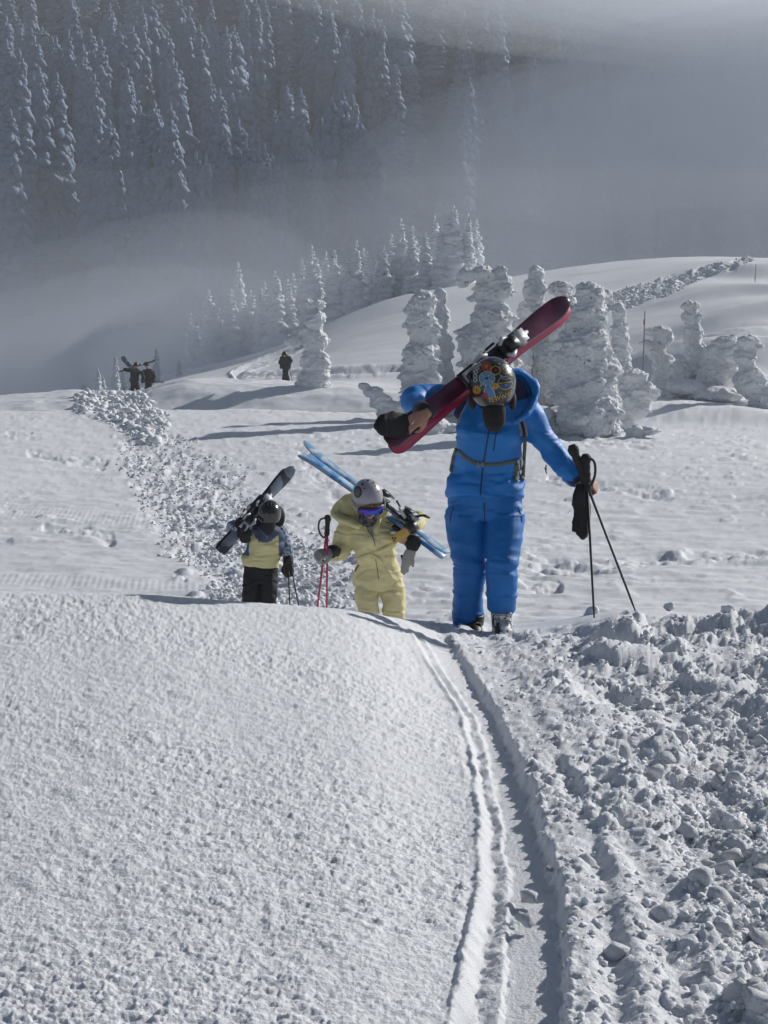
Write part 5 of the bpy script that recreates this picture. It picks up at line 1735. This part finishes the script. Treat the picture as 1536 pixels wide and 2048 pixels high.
drape(m1, bv_y, [(751, 1118), (755, 1140), (757, 1160)], 0.005, 0.002, 0.001)
child('zip', m1.mesh('zip', [mat('olive_seam', (0.12, 0.10, 0.04), 0.7)]), P_YEL, base_y)
m1 = MB(); drape(m1, bv_y, [(718, 1130), (713, 1138), (710, 1143)], 0.009, 0.003, 0.002)
child('pocket_pull', m1.mesh('pocket_pull', [BLACK]), P_YEL, base_y)
# lighter shirt in the open collar
m1 = MB(); prism(m1, bv_y, [(727, 1046), (736, 1044), (745, 1046), (746, 1060), (746, 1074), (736, 1060)], 0.004)
child('shirt', m1.mesh('shirt', [mat('grey_shirt', (0.28, 0.28, 0.27), 0.9)]), P_YEL, base_y)
# hood
h = MB()
hp = spline([tuple(Yp(712, 992, 0.02)), tuple(Yp(690, 998, 0.0)), tuple(Yp(674, 1014, -0.02)), tuple(Yp(670, 1030, -0.05)), tuple(Yp(690, 1040, -0.12)), tuple(Yp(722, 1052, -0.17))], 4)
h.tube(hp, [(0.03, 0.05)] * len(hp), 12)
h.ball(Yp(700, 1016, 0.03), (0.13, 0.09, 0.11)); h.ball(Yp(722, 1010, 0.05), (0.11, 0.08, 0.10)); h.ball(Yp(762, 1030, 0.02), (0.10, 0.09, 0.085))
h.tube([Yp(752, 1040, -0.1), Yp(764, 1022, -0.06), Yp(770, 1010, 0.02)], [0.05, 0.05, 0.04], 12)
h.tube([Yp(754, 1080, -0.17), Yp(753, 1060, -0.16), Yp(757, 1040, -0.12)], [(0.028, 0.02), (0.034, 0.025), (0.03, 0.03)], 12)
child('hood', voxel(h, 'hood', [YELLOW], 0.0095, 3, 0.5, folds(81, 0.010, 10, 9)), P_YEL, base_y)
h = MB(); h.tube([Yp(737, 1026, -0.16), Yp(736, 1036, -0.20), Yp(737, 1046, -0.17)], [(0.075, 0.06), (0.082, 0.065), (0.065, 0.06)], 14)
child('neck_warmer', voxel(h, 'neck_warmer', [mat('dark_scarf', (0.02, 0.022, 0.025), 0.95, 0.003, 60, col2=(0.10, 0.10, 0.10), vscale=30)], 0.010, 2), P_YEL, base_y)
# helmet and goggles
GREYH = mat('matt_grey_helmet', (0.30, 0.29, 0.33), 0.4, coat=0.15)
V_, Q_, ax_, hc = helmet_mesh(Yp(735, 992, -0.20), (0.05, -0.42, 0.90), (0.28, -0.86, -0.42), (0.124, 0.144, 0.140), -0.05)
yh_me = new_mesh('helmet', V_, np.array(Q_), True, [GREYH])
yhel = child('helmet', yh_me, P_YEL, base_y)
bv_yh = bvh_of(yh_me)
m1 = MB()
for (u, v, r_) in ((725, 969, 3.2), (729, 977, 2.2), (747, 966, 2.6), (750, 972, 2.0), (736, 961, 2.2), (716, 985, 2.5), (757, 982, 1.8)):
    prism(m1, bv_yh, [(u - r_, v - 1), (u + r_ * .6, v - 2.2), (u + r_, v + .6), (u - r_ * .5, v + 2.2)], 0.002)
sub('vents', m1.mesh('vents', [BLACK], False), yhel)
m1 = MB()
prism(m1, bv_yh, disc(716, 984, 8, 12), 0.0018)
prism(m1, bv_yh, disc(716, 984, 5, 8, 20, 0.2, 5), 0.0030, 1)
sub('sticker', m1.mesh('sticker', [S_BLK, S_GREY], False), yhel)
X_, Y_, Z_ = ax_
gc = Vector(Yp(737, 1006, -0.205))
def band(c, ax, a0, a1, rx, ry, hz, dz, n=18, thick=0.012, bulge=0.008):
    X, Y, Z = ax
    V = []; Q = []
    for i in range(n + 1):
        a = a0 + (a1 - a0) * i / n
        d = X * (rx * math.sin(a)) + Y * (ry * math.cos(a))
        e = (1 - abs(2 * i / n - 1) ** 4) ** 0.5 if dz else 1
        nose = (0.55 if abs(i - n / 2) < 1.2 else 1.0) if dz else 1
        o_ = d.normalized() * thick
        for (zz, q) in ((-hz * (0.35 + 0.65 * e) * nose, 0), (-hz * (0.3 + 0.6 * e) * nose, 1), (0, 1.25), (hz * (0.25 + 0.65 * e), 1), (hz * (0.35 + 0.65 * e), 0)):
            V.append(tuple(c + d + o_ * q + Z * zz))
    for i in range(n):
        for k in range(4):
            Q.append((i * 5 + k, (i + 1) * 5 + k, (i + 1) * 5 + k + 1, i * 5 + k + 1))
    return V, Q
LENS = mat('violet_mirror_lens', (0.10, 0.05, 0.42), 0.08, metal=0.75, col2=(0.03, 0.10, 0.55), vscale=14)
V2, Q2 = band(gc + Y_ * 0.012, (X_, Y_, Z_), -1.05, 1.05, 0.118, 0.122, 0.042, 1)
gg = child('goggles', new_mesh('goggles', V2, np.array(Q2), True, [BLACK]), P_YEL, base_y, 'ski goggles with a violet mirrored lens')
V2, Q2 = band(gc + Y_ * 0.020, (X_, Y_, Z_), -0.95, 0.95, 0.116, 0.120, 0.034, 1)
sub('lens', new_mesh('lens', V2, np.array(Q2), True, [LENS]), gg)
V2, Q2 = band(gc, (X_, Y_, Z_), 1.0, 2 * math.pi - 1.0, 0.132, 0.150, 0.018, 0, 30, 0.004)
sub('strap', new_mesh('strap', V2, np.array(Q2), True, [mat('mint_strap', (0.28, 0.34, 0.28), 0.8)]), gg)
m1 = MB(); m1.ball(Yp(741, 1026, -0.296), (0.024, 0.008, 0.006))
child('mouth', m1.mesh('mouth', [mat('lips', (0.32, 0.09, 0.08), 0.4)]), P_YEL, base_y)
m1 = MB().tube([Yp(826, 1051, -0.26), Yp(820, 1056, -0.29), Yp(815, 1060, -0.32)], [0.056, 0.055, 0.042], 16)
child('cuff', m1.mesh('cuff', [BLACK]), P_YEL, base_y)
# gloved left-in-picture hand
GREYG = mat('pale_grey_leather', (0.30, 0.29, 0.27), 0.7, 0.002, 80)
m1 = MB(); hand(m1, Yp(663, 1103, -0.20), (-0.75, -0.55, -0.1), (0.1, -0.6, 0.8), 1.2, 1.15, -1, True, 0.004)
gl = child('glove', voxel(m1, 'glove', [GREYG], 0.007, 2), P_YEL, base_y, 'pale grey and black glove gripping the pink poles')
m1 = MB().tube([Yp(670, 1105, -0.14), Yp(665, 1104, -0.19), Yp(660, 1103, -0.22)], [0.060, 0.062, 0.050], 16)
sub('cuff', m1.mesh('cuff', [BLACK]), gl)
# phone
ph = MB(); pc = Yp(799, 1072, -0.38)
pa = (Vector((0.83, 0.1, 0.55)).normalized(), Vector((-0.1, 1, 0)).normalized(), Vector((-0.55, 0, 0.83)).normalized())
GOLD = mat('yellow_phone_case', (0.50, 0.33, 0.05), 0.4, coat=0.3)
ph.box(pc, 0.145, 0.010, 0.072, pa)
po = link('smartphone', ph.mesh('smartphone', [GOLD], False), None, 'smartphone in a yellow case held beside the blue skis', 'phone')
rebase(po, pc)
bm = po.modifiers.new('b', 'BEVEL'); bm.width = 0.004; bm.segments = 2
m1 = MB()
for q in ((-0.055, 0.018), (-0.055, -0.006), (-0.038, 0.006)):
    m1.tube([Vector(pa[0]) * q[0] + Vector(pa[2]) * q[1] - pa[1] * 0.004, Vector(pa[0]) * q[0] + Vector(pa[2]) * q[1] - pa[1] * 0.0085], [0.0075, 0.0075], 12)
link('camera_lens', m1.mesh('camera_lens', [BLACK]), po)
# spare glove hanging from the hand
def place_glove():
    m = MB()
    m.tube([Yp(824, 1098, -0.33), Yp(819, 1110, -0.33), Yp(813, 1125, -0.33), Yp(808, 1138, -0.33)], [(0.040, 0.026), (0.052, 0.030), (0.045, 0.026), (0.026, 0.016)], 16)
    for (a, c) in (((806, 1128), (803, 1144)), ((811, 1130), (808, 1148)), ((816, 1128), (815, 1143))):
        chain(m, [Yp(a[0], a[1], -0.33), Yp(c[0], c[1], -0.33)], [0.014, 0.012])
    chain(m, [Yp(824, 1108, -0.34), Yp(827, 1122, -0.35), Yp(826, 1133, -0.35)], [0.015, 0.014, 0.011])
    me = voxel(m, 'glove', [GREYG], 0.008, 2)
    o = link('glove', me, None, 'spare glove with black cuff and pale palm dangling below the phone', 'glove'); rebase(o, Yp(824, 1080, -0.33))
    c = MB().tube([Yp(817, 1074, -0.32), Yp(824, 1082, -0.33), Yp(826, 1090, -0.33), Yp(824, 1100, -0.33)], [(0.03, 0.03), (0.075, 0.03), (0.064, 0.03), (0.044, 0.028)], 16)
    c.tube([Yp(808, 1128, -0.30), Yp(803, 1110, -0.3)], [0.01, 0.01], 8)
    p = link('cuff', c.mesh('cuff', [BLACK_GLOVE]), o); p.matrix_parent_inverse = Matrix.Translation(-Yp(824, 1080, -0.33))
place_glove()
BLUEBASE = mat('blue_ski_base', (0.10, 0.30, 0.60), 0.35, col2=(0.40, 0.56, 0.72), vscale=7)
ski('ski', Yp(606, 888, 0.45), Yp(896, 1108, -0.42), (0.42, -0.35, 0.8), ICEBLUE, BLUEBASE, 'upper pale blue ski carried over the yellow shoulder', None, 0.075, 0.112, bpos=0.36, tipup=0.03)
ski('ski', Yp(599, 900, 0.50), Yp(889, 1112, -0.40), (-0.30, 0.55, -0.8), DARKSKI2, BLUEBASE, 'lower ski of the blue pair, dark edged, its tip forking off', None, 0.075, 0.112, bpos=0.36, tipup=0.05)
PINK = mat('pink_shaft', (0.55, 0.035, 0.11), 0.35, coat=0.3)
pole('ski_pole', Yp(655, 1030, -0.30), Yp(653, 1265, -0.20), PINK, 'pink ski pole hanging straight down from the grey glove', None, 0.17, 0.009, True, gripr=1.25, straps_off=(-0.06, -0.02))
pole('ski_pole', Yp(657, 1034, -0.26), Yp(629, 1262, -0.16), PINK, 'pink ski pole slanting to the left under the grey glove', None, 0.15, 0.009, False, gripr=1.2)

# ================================================================== the skier in black trousers
YT = 15.4
def Tp(u, v, dy=0.0): return W(u, v, YT + dy)
SOFTY = mat('soft_yellow_fabric', (0.64, 0.58, 0.30), 0.7, 0.0015, 120, var=0.1, vscale=5, crease=0.015)
SLATE = mat('slate_blue_fabric', (0.055, 0.085, 0.16), 0.7, 0.0015, 120, var=0.15, vscale=6)
FLORAL = mat('speckled_blue_fabric', (0.055, 0.085, 0.17), 0.7, 0.001, 120, col2=(0.32, 0.38, 0.46), vscale=34)
BLKT = mat('black_ski_fabric', (0.009, 0.009, 0.011), 0.7, 0.002, 80, spec=0.3)
base_t = W(520, 1320, YT); base_t.z = G(base_t.x, base_t.y)
b = MB()
b.ball(Tp(540, 1034, -0.2), (0.078, 0.095, 0.10)); b.ball(Tp(538, 1052, -0.22), (0.05, 0.05, 0.045)); b.ball(Tp(538, 1045, -0.30), (0.012, 0.02, 0.02))
b.tube([Tp(538, 1050, -0.14), Tp(537, 1070, -0.05)], [0.05, 0.06], 12)
b.tube([Tp(536, 1062), Tp(532, 1090), Tp(526, 1130, 0.06)], [(0.14, 0.09), (0.15, 0.11), (0.15, 0.12)], 16)
b.tube([Tp(505, 1062), Tp(478, 1052, -0.05), Tp(463, 1055, -0.1), Tp(485, 1058, -0.28)], [0.05, 0.042, 0.038, 0.03], 12)
b.tube([Tp(566, 1062), Tp(573, 1090, 0), Tp(577, 1118, -0.05), Tp(577, 1135, -0.1)], [0.05, 0.042, 0.038, 0.03], 12)
for q in (-1, 1): b.tube([Tp(524 + q * 14, 1135, 0.06), Tp(522 + q * 16, 1200, 0.0), Tp(521 + q * 16, 1312, 0.08)], [0.09, 0.07, 0.045], 12)
P_T = person_root(voxel(b, 'person', [SKIN2], 0.010, 2), base_t, 'person in yellow and slate jacket with black trousers, head down, dark skis on the shoulder')
j = MB()
j.tube([Tp(537, 1052, 0.0), Tp(537, 1062, -0.02), Tp(535, 1085, -0.05), Tp(528, 1108, 0.0), Tp(523, 1124, 0.03), Tp(522, 1131, 0.03)], [(0.13, 0.09), (0.185, 0.12), (0.182, 0.14), (0.176, 0.14), (0.192, 0.15), (0.198, 0.15)], 24)
j.tube([Tp(531, 1075, -0.02), Tp(524, 1100, 0.02)], [(0.155, 0.12), (0.16, 0.13)], 18)
tj_me = voxel(j, 'jacket', [SOFTY, SLATE], 0.0115, 3, 0.5, folds(91, 0.014, 9, 4, 0.3, ((Tp(0, 1112).z, 0.06, 0.7),)))
pv = coords(tj_me)
fi = [0 if True else 0]
uu_, vv_ = proj(pv[:, 0], pv[:, 1], pv[:, 2])
mi = []
zsp = Tp(0, 1073).z
for p in tj_me.polygons:
    c = p.center
    x_ = (c.x - Tp(533, 1080).x)
    top = c.z > zsp + 0.06 * math.cos(x_ * 14) * -1 + 0.02
    side_ = abs(x_ + 0.02) > 0.155 and c.z > Tp(0, 1118).z + 0.05
    mi.append(1 if (top or side_) else 0)
tj_me.polygons.foreach_set('material_index', mi)
child('jacket', tj_me, P_T, base_t)
s = MB(); s.tube([Tp(508, 1063), Tp(485, 1053, -0.03), Tp(467, 1053, -0.08)], [0.075, 0.072, 0.068], 16); s.ball(Tp(465, 1054, -0.09), 0.068)
s.tube([Tp(465, 1054, -0.1), Tp(472, 1056, -0.2), Tp(480, 1058, -0.26)], [0.066, 0.058, 0.05], 14)
child('sleeve', voxel(s, 'sleeve', [FLORAL], 0.0115, 2, 0.5, folds(92, 0.008, 10, 8)), P_T, base_t)
s = MB(); s.ball(Tp(563, 1064), (0.075, 0.075, 0.075)); s.tube([Tp(563, 1066), Tp(570, 1088, 0), Tp(575, 1108, -0.04), Tp(577, 1120, -0.07)], [0.075, 0.070, 0.064, 0.055], 16)
child('sleeve', voxel(s, 'sleeve', [FLORAL], 0.0115, 2, 0.5, folds(93, 0.008, 10, 8)), P_T, base_t)
bv_tj = bvh_of(tj_me)
s = MB(); drape(s, bv_tj, [(514, 1052), (522, 1062), (532, 1072), (534, 1077)], 0.008, 0.004, 0.002); drape(s, bv_tj, [(560, 1050), (548, 1056), (538, 1066), (534, 1077)], 0.008, 0.004, 0.002)
if s.n: child('zip', s.mesh('zip', [GREYT]), P_T, base_t)
s = MB(); drape(s, bv_tj, [(520, 1079), (519, 1082), (517, 1085)], 0.012, 0.002, 0.002)
if s.n: child('badge', s.mesh('badge', [BLACK]), P_T, base_t)
t = MB()
t.tube([Tp(522, 1120, 0.04), Tp(521, 1140, 0.05), Tp(520, 1165, 0.04)], [(0.175, 0.13), (0.178, 0.13), (0.165, 0.12)], 20)
for q in (-1, 1): t.tube([Tp(521 + q * 16, 1150, 0.05), Tp(519 + q * 17, 1180, 0.0), Tp(518 + q * 16, 1210, 0.0), Tp(518 + q * 17, 1305, 0.06)], [(0.10, 0.115), (0.09, 0.105), (0.085, 0.10), (0.09, 0.10)], 18)
child('trousers', voxel(t, 'trousers', [BLKT], 0.0115, 2, 0.5, folds(94, 0.010, 10, 4)), P_T, base_t)
for q in (-1, 1):
    m1 = MB(); f = Tp(520 + q * 17, 1313, 0.06)
    m1.tube([f + Vector((0, 0.08, 0)), f + Vector((0, -0.08, 0)), f + Vector((0, -0.16, -0.02))], [(0.05, 0.05), (0.05, 0.055), (0.04, 0.03)], 12, side=(0, 0, 1))
    m1.tube([f, f + Vector((0, 0, 0.16))], [0.06, 0.06], 12)
    child('boot', voxel(m1, 'boot', [BLACK], 0.012, 1), P_T, base_t)
BH = mat('glossy_black_helmet', (0.010, 0.010, 0.012), 0.22, coat=0.5)
V_, Q_, ax_, hc = helmet_mesh(Tp(539, 1027, -0.20), (0.02, -0.66, 0.75), (-0.05, -0.75, -0.66), (0.120, 0.143, 0.137), -0.10)
th_me = new_mesh('helmet', V_, np.array(Q_), True, [BH])
thel = child('helmet', th_me, P_T, base_t); bv_th = bvh_of(th_me)
s = MB()
for (u, v) in ((536, 1009), (543, 1009), (534, 1028), (543, 1030), (524, 1024)):
    prism(s, bv_th, disc(u, v, 1.1, 3.2, 10), 0.002)
sub('vents', s.mesh('vents', [mat('grey_vent', (0.10, 0.10, 0.11), 0.4)], False), thel)
s = MB(); s.ball(Tp(557, 1034, 0.0), (0.07, 0.06, 0.12)); s.ball(Tp(520, 1040, 0.02), (0.05, 0.05, 0.08))
child('hood', voxel(s, 'hood', [BLKT], 0.012, 2), P_T, base_t)
s = MB(); s.tube([Tp(538, 1052, -0.19), Tp(535, 1060, -0.17), Tp(534, 1068, -0.14)], [(0.05, 0.05), (0.04, 0.04), (0.02, 0.03)], 12)
child('collar', s.mesh('collar', [mat('rust_collar', (0.12, 0.03, 0.015), 0.9)]), P_T, base_t)
s = MB(); s.tube([Tp(539, 1042, -0.25), Tp(538, 1054, -0.24), Tp(537, 1062, -0.17)], [(0.066, 0.075), (0.066, 0.07), (0.05, 0.05)], 14)
child('neck_warmer', voxel(s, 'neck_warmer', [BLKT], 0.010, 2), P_T, base_t)
s = MB(); hand(s, Tp(480, 1050, -0.26), (0.35, -0.3, -0.88), (0.0, -0.95, 0.3), 1.25, 0.6, -1, True, 0.006); s.tube([Tp(476, 1048, -0.22), Tp(482, 1052, -0.27)], [0.055, 0.055], 12)
child('glove', voxel(s, 'glove', [BLACK_GLOVE], 0.010, 2), P_T, base_t)
s = MB(); hand(s, Tp(577, 1124, -0.09), (0.05, -0.25, -0.95), (0.1, -0.95, 0.2), 1.2, 1.1, 1, True, 0.006); s.tube([Tp(576, 1112, -0.06), Tp(577, 1128, -0.09)], [0.052, 0.058], 12)
child('glove', voxel(s, 'glove', [BLACK_GLOVE], 0.010, 2), P_T, base_t)
ski('ski', Tp(586, 936, 0.45), Tp(441, 1104, -0.45), (0.3, -0.9, 0.2), DARKSKI, BLACK, 'dark scuffed ski with a pale tip on the shoulder of the skier in black trousers', None, 0.088, 0.125, bpos=0.42, tipup=0.03)
ski('ski', Tp(580, 936, 0.52), Tp(437, 1100, -0.38), (-0.3, 0.9, -0.2), DARKSKI2, BLACK, 'rear dark ski of that skier, pressed behind the pale tipped one', None, 0.08, 0.11, bpos=0.42, tipup=0.05)
pole('ski_pole', Tp(576, 1120, -0.2), Tp(582, 1262, -0.12), BLACK, 'thin black pole hanging nearly straight from the black glove', None, 0.12, 0.008, False)
pole('ski_pole', Tp(580, 1120, -0.2), Tp(606, 1258, -0.12), BLACK, 'thin black pole angled right from the black glove', None, 0.12, 0.008, True, straps_off=(-0.05, -0.02))

# ================================================================== the far hikers
DKBROWN = mat('dark_brown_suit', (0.022, 0.017, 0.015), 0.8, var=0.3, vscale=5)
DKGREY = mat('dark_check_jacket', (0.035, 0.030, 0.028), 0.8, col2=(0.014, 0.013, 0.014), vscale=9)
DKOL = mat('charcoal_suit', (0.025, 0.023, 0.024), 0.8, var=0.3, vscale=5)


def far_person(y, head, sh, hip, feet, arms, matj, matt, label, face=SKIN, hel=BLACK, wide=1.0):
    P = lambda u, v, dy=0.0: W(u, v, y + dy)
    k = 1.0
    fx = sum(f[0] for f in feet) / 2; fv = max(f[1] for f in feet)
    base = W(fx, fv, y); base.z = G(base.x, y)
    b = MB()
    b.ball(P(head[0], head[1], -0.12), (0.085, 0.10, 0.11)); b.ball(P(head[0], head[1] + 1.5, -0.23), (0.015, 0.02, 0.02))
    b.tube([P(head[0], head[1] + 2, -0.08), P(*sh)], [0.05, 0.07], 10)
    b.tube([P(*sh), P(*hip)], [(0.15, 0.10), (0.14, 0.11)], 12)
    for f in feet: b.tube([P(*hip), P((hip[0] + f[0]) / 2, (hip[1] + f[1]) / 2, -0.05), P(f[0], f[1])], [0.09, 0.06, 0.045], 10)
    for a in arms: b.tube([P(*q) for q in a], [0.05] * (len(a) - 1) + [0.03], 10)
    o = person_root(voxel(b, 'person', [face], 0.02, 1), base, label)
    j = MB()
    j.tube([P(sh[0], sh[1] - 2.5, 0), P(sh[0], sh[1] + 1, -0.03), P((sh[0] + hip[0]) / 2, (sh[1] + hip[1]) / 2, -0.02), P(hip[0], hip[1] + 3, 0)], [(0.15 * wide, 0.11), (0.22 * wide, 0.15), (0.21 * wide, 0.16), (0.22 * wide, 0.16)], 18)
    for a in arms: j.tube([P(*q) for q in a[:-1]] + [P(*a[-1])], [0.085] * (len(a) - 1) + [0.06], 12)
    for a in arms: j.ball(P(*a[1]), 0.082)
    child('jacket', voxel(j, 'jacket', [matj], 0.022, 2, 0.5, folds(int(sh[0]), 0.02, 6, 4)), o, base)
    t = MB()
    t.tube([P(hip[0], hip[1] - 3), P(hip[0], hip[1] + 4)], [(0.19, 0.14), (0.19, 0.14)], 14)
    for f in feet: t.tube([P(hip[0] + (f[0] - hip[0]) * .4, hip[1] + 2), P((hip[0] + f[0] * 1.2) / 2.2, (hip[1] + f[1]) / 2, -0.06), P(f[0], f[1] - 2)], [0.12, 0.105, 0.11], 12)
    child('trousers', voxel(t, 'trousers', [matt], 0.022, 2, 0.5, folds(int(sh[0]) + 5, 0.02, 6, 4)), o, base)
    V_, Q_, a_, c_ = helmet_mesh(P(head[0], head[1] - 0.6, -0.12), (0, -0.3, 0.95), (0, -0.95, -0.3), (0.13, 0.15, 0.15), -0.1, n=20)
    child('helmet', new_mesh('helmet', V_, np.array(Q_), True, [hel]), o, base)
    for f in feet:
        m = MB(); q = P(f[0], f[1] - 0.5)
        m.tube([q + Vector((0, 0.1, 0)), q + Vector((0, -0.16, 0))], [0.06, 0.05], 10, side=(0, 0, 1)); m.tube([q, q + Vector((0, 0, 0.18))], [0.07, 0.08], 10)
        child('boot', voxel(m, 'boot', [BLACK], 0.02, 1), o, base)
    return o


far_person(71, (272.5, 731), (271, 740), (268, 760), ((263, 787), (279, 786)), [[(262, 741, 0), (250, 739, -0.1), (258, 742, -0.3)], [(282, 742, 0), (287, 755, 0), (285, 766, -0.1)]], DKBROWN, DKBROWN, 'far hiker on the left of the pair, dark suit, skis over the shoulder')
far_person(72.5, (293, 730), (298, 741), (297, 762), ((292, 788), (302, 788)), [[(290, 741, 0), (285, 750, -0.1), (290, 755, -0.3)], [(306, 743, 0), (309, 755, 0), (306, 764, -0.2)]], DKGREY, DKBROWN, 'far hiker on the right of the pair, checked dark jacket and goggles')
far_person(69.5, (569, 709.5, -.1), (571, 714), (571, 734), ((568, 763), (575, 763)), [[(564, 714, 0), (561, 725, -0.1), (565, 735, -0.2)], [(578, 713, 0), (581.5, 722, -0.1), (576, 731, -0.2)]], DKOL, DKOL, 'lone hiker in dark clothes bending over beside the rime tree on the ridge', wide=1.12)
Pf = lambda u, v, dy=0.0, y=71: W(u, v, y + dy)
ski('ski', Pf(246, 714, 0.3), Pf(272, 745, -0.3), (0.3, -0.9, 0.3), DARKSKI, BLACK, 'short looking dark ski tip sticking up left of the far pair', None, 0.10, 0.15, brake=False)
ski('ski', Pf(243, 716, 0.35), Pf(270, 748, -0.25), (0.3, -0.9, 0.3), DARKSKI, BLACK, 'second dark ski tucked behind the tip left of the far pair', None, 0.10, 0.13, brake=False)
ski('ski', Pf(312, 721, 0.3), Pf(237, 744, -0.4), (0.2, -0.4, 0.9), BLACK, BLACK, 'dark ski lying across both far hikers, seen edge on', None, 0.09, 0.12, brake=False)
pole('ski_pole', Pf(300, 760, -0.2), Pf(327, 767, 0.1), BLACK, 'lower pole pointing right from the far pair', None, 0.12, 0.012, False, gripr=1.3)
pole('ski_pole', Pf(301, 764, -0.2), Pf(330, 764.5, 0.1), BLACK, 'upper pole pointing right from the far pair', None, 0.12, 0.012, False, gripr=1.3)
pole('ski_pole', W(578, 730, 69.2), W(584.5, 763, 69.2), BLACK, 'pole planted right of the lone far hiker', None, 0.12, 0.014, False, gripr=1.3)

# marker poles on the hill
MARK = mat('red_marker_paint', (0.22, 0.07, 0.06), 0.6)
MARK2 = mat('bleached_marker_wood', (0.26, 0.20, 0.19), 0.8)
for (u, vt, vb, y, lab) in ((1512, 528, 575, 90, 'tall thin marker pole with a red band near the right end of the hill crest'), (1290, 622, 664, 57, 'thin marker pole left of the lone leaning rime tree')):
    b_ = W(u - 3, vb, y); t_ = W(u, vt, y)
    gz = G(b_.x, y)
    o = link('marker_pole', MB().tube([(b_.x, y, min(gz, b_.z) - 0.2), tuple(t_)], [0.024, 0.02], 8).mesh('marker_pole', [MARK2]), None, lab, 'marker pole')
    rebase(o, (b_.x, y, gz))
    q0 = b_.lerp(t_, 0.35); q1 = b_.lerp(t_, 0.62)
    p = link('red_band', MB().tube([q0, q1], [0.030, 0.028], 8).mesh('red_band', [MARK]), o)
    p.matrix_parent_inverse = Matrix.Translation(-Vector((b_.x, y, gz)))
